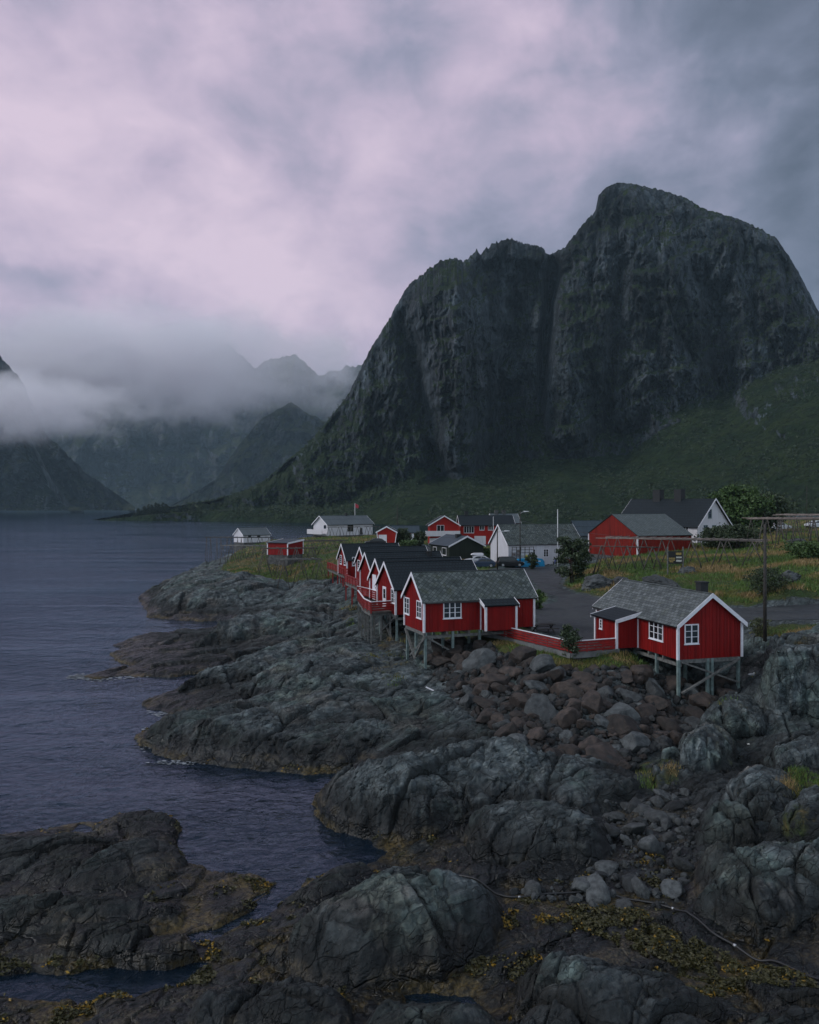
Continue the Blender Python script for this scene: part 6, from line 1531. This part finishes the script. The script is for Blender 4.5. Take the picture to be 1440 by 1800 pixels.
def outcrop_mesh(seed):
    r = np.random.default_rng(seed); nrm = r.normal(size=(34, 3)); nrm /= np.linalg.norm(nrm, axis=1)[:, None]; dd = r.uniform(.62, 1.0, 34)
    rad = np.minimum((dd / np.maximum(IV @ nrm.T, .12)).min(1), 1.15); p = IV * rad[:, None]
    p *= 1 + (.16 * fbm(p[:, 0] * 2.1 + seed, p[:, 1] * 2.1 + p[:, 2] * 3.0, 5, seed, .6) - .10 * (np.abs(fbm(p[:, 0] * 3 + p[:, 2], p[:, 1] * 3 - p[:, 2], 2, seed + 5)) < .05))[:, None]
    o = np_mesh('rock', p * np.array([1.1, .9, .75]), IF, M['b_grey'], None, False); me_ = o.data; bpy.data.objects.remove(o); return me_
for i, (lab, px, py, z, sz, k) in enumerate([('large grey rock outcrop in the grass at the bend of the road', 1052, 1034, 6.2, 1.9, 'grey'), ('second grey rock outcrop in the grass, right of the larger one at the road bend', 1092, 1030, 6.5, 1.2, 'grey'),
        ('wide dark rock outcrop in the grass behind the roof of the right-hand cabin', 1165, 1032, 6.9, 1.9, 'grey'), ('dark rock ledge in the grassy slope right of the utility pole', 1390, 1030, 8.0, 1.3, 'wet'), ('grey boulder under the drying rack at the right edge', 1402, 962, 10.0, 1.5, 'grey'), ('grey boulder in the grass beside the sign board', 1209, 1003, 8.1, 1.0, 'grey')]):
    p = atz(px, py, z); o = bpy.data.objects.new('rock_outcrop', outcrop_mesh(300 + i)); col.objects.link(o); o.location = (p.x, p.y, G(p.x, p.y) + sz * .12); o.scale = (sz * 1.25, sz, sz * .95); o.rotation_euler = (.1, -.1, i * 1.3); tag(o, lab, 'rock')
# ---- loose rubble filling the gaps between the boulders: too many stones to count
SV, SF = ico(2)
def rubble(name, label, poly, n, smin, smax, mats, seed):
    r = np.random.default_rng(seed); pa = np.array(poly); V, F, Mi, b = [], [], [], 0
    x = r.uniform(pa[:, 0].min(), pa[:, 0].max(), n * 3); y = r.uniform(pa[:, 1].min(), pa[:, 1].max(), n * 3); i = in_poly(x, y, poly); x, y = x[i][:n], y[i][:n]; z = ground(x, y)
    for k in range(len(x)):
        s = smin + (smax - smin) * r.random() ** 2.5
        nr_ = r.normal(size=(9, 3)); nr_ /= np.linalg.norm(nr_, axis=1)[:, None]
        rad = np.minimum((r.uniform(.6, 1, 9) / np.maximum(SV @ nr_.T, .08)).min(1), 1.2)
        p = SV * rad[:, None] * s * r.uniform(.7, 1.2, 3)
        V.append(p + [x[k], y[k], z[k] + s * .25]); F.append(SF + b); b += len(SV); Mi.append(np.full(len(SF), r.integers(len(mats))))
    o = np_mesh(name, np.concatenate(V), np.concatenate(F), mats, None, False, np.concatenate(Mi)); return tag(o, label, 'rubble', kind='stuff')
rubble('rubble', 'small broken stones filling the gaps in the boulder bank', RUBBLE, 2600, .09, .40, [M['b_brown'], M['b_grey'], M['b_dark']], 51)
rubble('rubble', 'small loose stones on the shore below the boulder bank', COBBLE, 380, .06, .22, [M['b_grey'], M['b_dark'], M['b_grey']], 52)

# ---- foam where the swell breaks on the low points
V = []
for px, q, sx, sy, n in ((150, 1191, 22, 3, 260), (185, 1190, 30, 2, 160), (290, 1256, 14, 2, 60), (255, 1300, 6, 10, 50), (330, 1341, 40, 2, 60)):
    p_ = rg.normal(size=(n, 2)) * np.array([sx, sy]) + np.array([px, q]); Yf = 23040 / (p_[:, 1] - 890); Xf = (p_[:, 0] - 720) / 1440 * Yf
    dd = coast_dist(Xf, Yf); ok_ = (dd < .25) & (dd > -1.6); Xf, Yf = Xf[ok_], Yf[ok_]
    a_ = rg.uniform(0, 6.28, len(Xf)); s_ = rg.uniform(.02, .09, len(Xf)) * np.clip(Yf / 40, .6, 2)
    for k in range(4):
        pass
    V.append(np.stack([np.stack([Xf + s_ * rg.uniform(.5, 1.3, len(Xf)) * np.cos(a_ + k * 1.57) * 1.8, Yf + s_ * rg.uniform(.5, 1.3, len(Xf)) * np.sin(a_ + k * 1.57), np.full(len(Xf), .035)], 1) for k in range(4)], 1).reshape(-1, 3))
V = np.concatenate(V); tag(np_mesh('foam', V, np.arange(len(V)).reshape(-1, 4), M['foam'], None, False), 'thin white foam where the water breaks on the low rocks', 'foam', kind='stuff')
# ------------------------------------------------------------------ air
hz = bpy.data.materials.new('haze_air'); hz.use_nodes = True; hz.node_tree.nodes.clear()
N = NT(hz.node_tree)
pv = N.n('ShaderNodeVolumePrincipled'); pv.inputs['Color'].default_value = (.62, .86, 1.0, 1); pv.inputs['Density'].default_value = HAZE
pv.inputs['Anisotropy'].default_value = .0
hz.node_tree.links.new(pv.outputs[0], N.n('ShaderNodeOutputMaterial').inputs['Volume'])
me = MB(); me.box((0, 4700, 500), (18000, 10200, 1010))
o = me.build('haze', hz); tag(o, 'thin blue haze filling the fjord', 'haze', kind='stuff')

# low cloud lying against the far mountains
def cloud(name, label, c, rad, dens, sc_, seed, gap=None):
    m = bpy.data.materials.new('low_cloud'); m.use_nodes = True; m.node_tree.nodes.clear(); n = NT(m.node_tree)
    oc = n.n('ShaderNodeTexCoord').outputs['Object']
    q = n.v('DIVIDE', oc, tuple(rad))
    nz = n.noise(n.v('ADD', n.v('MULTIPLY', oc, (1, 1, 1.6)), (seed, seed, 0)), sc_, 5, .6, .4)
    lo = n.noise(n.v('ADD', n.v('MULTIPLY', oc, (1, .3, .9)), (seed * 7, 0, 0)), sc_ * .36, 3, .5)
    r_ = n.m('ADD', n.v('LENGTH', q), n.m('MULTIPLY', n.m('SUBTRACT', lo, .5), 1.3))
    f = n.m('ADD', n.m('SUBTRACT', 1.0, r_), n.m('MULTIPLY', n.m('SUBTRACT', nz, .5), 2.3))
    dn = n.m('MULTIPLY', n.m('MULTIPLY', n.mapr(f, .12, .62), n.mapr(n.v('LENGTH', q), .98, .45)), dens)
    if gap:
        ox, oy, oz = n.xyz(oc)
        gx_ = n.m('EXPONENT', n.m('MULTIPLY', n.m('POWER', n.m('ABSOLUTE', n.m('DIVIDE', n.m('SUBTRACT', ox, gap[0]), gap[1])), 2.0), -1.0))
        dn = n.m('MULTIPLY', dn, n.m('SUBTRACT', 1.0, n.m('MULTIPLY', n.m('MULTIPLY', gx_, n.mapr(oz, gap[2] + 90, gap[2] - 60)), .70)))
    pv = n.n('ShaderNodeVolumePrincipled'); pv.inputs['Color'].default_value = (1, .97, 1, 1); n.put(pv.inputs['Density'], dn)
    n.t.links.new(pv.outputs[0], n.n('ShaderNodeOutputMaterial').inputs['Volume'])
    v, f_ = ico(3); o = np_mesh(name, v * np.array(rad), f_, m, None, True); o.location = c
    return tag(o, label, 'cloud', kind='stuff')
cloud('low_cloud', 'pale low cloud hiding the tops of the far mountains', (-800, 2700, 470), (1080, 430, 265), 1 / 130, .0060, 3, (400, 190, 90))
cloud('low_cloud', 'wisp of low cloud across the steep slope at the left edge', (-820, 1640, 216), (420, 150, 105), 1 / 95, .013, 9)
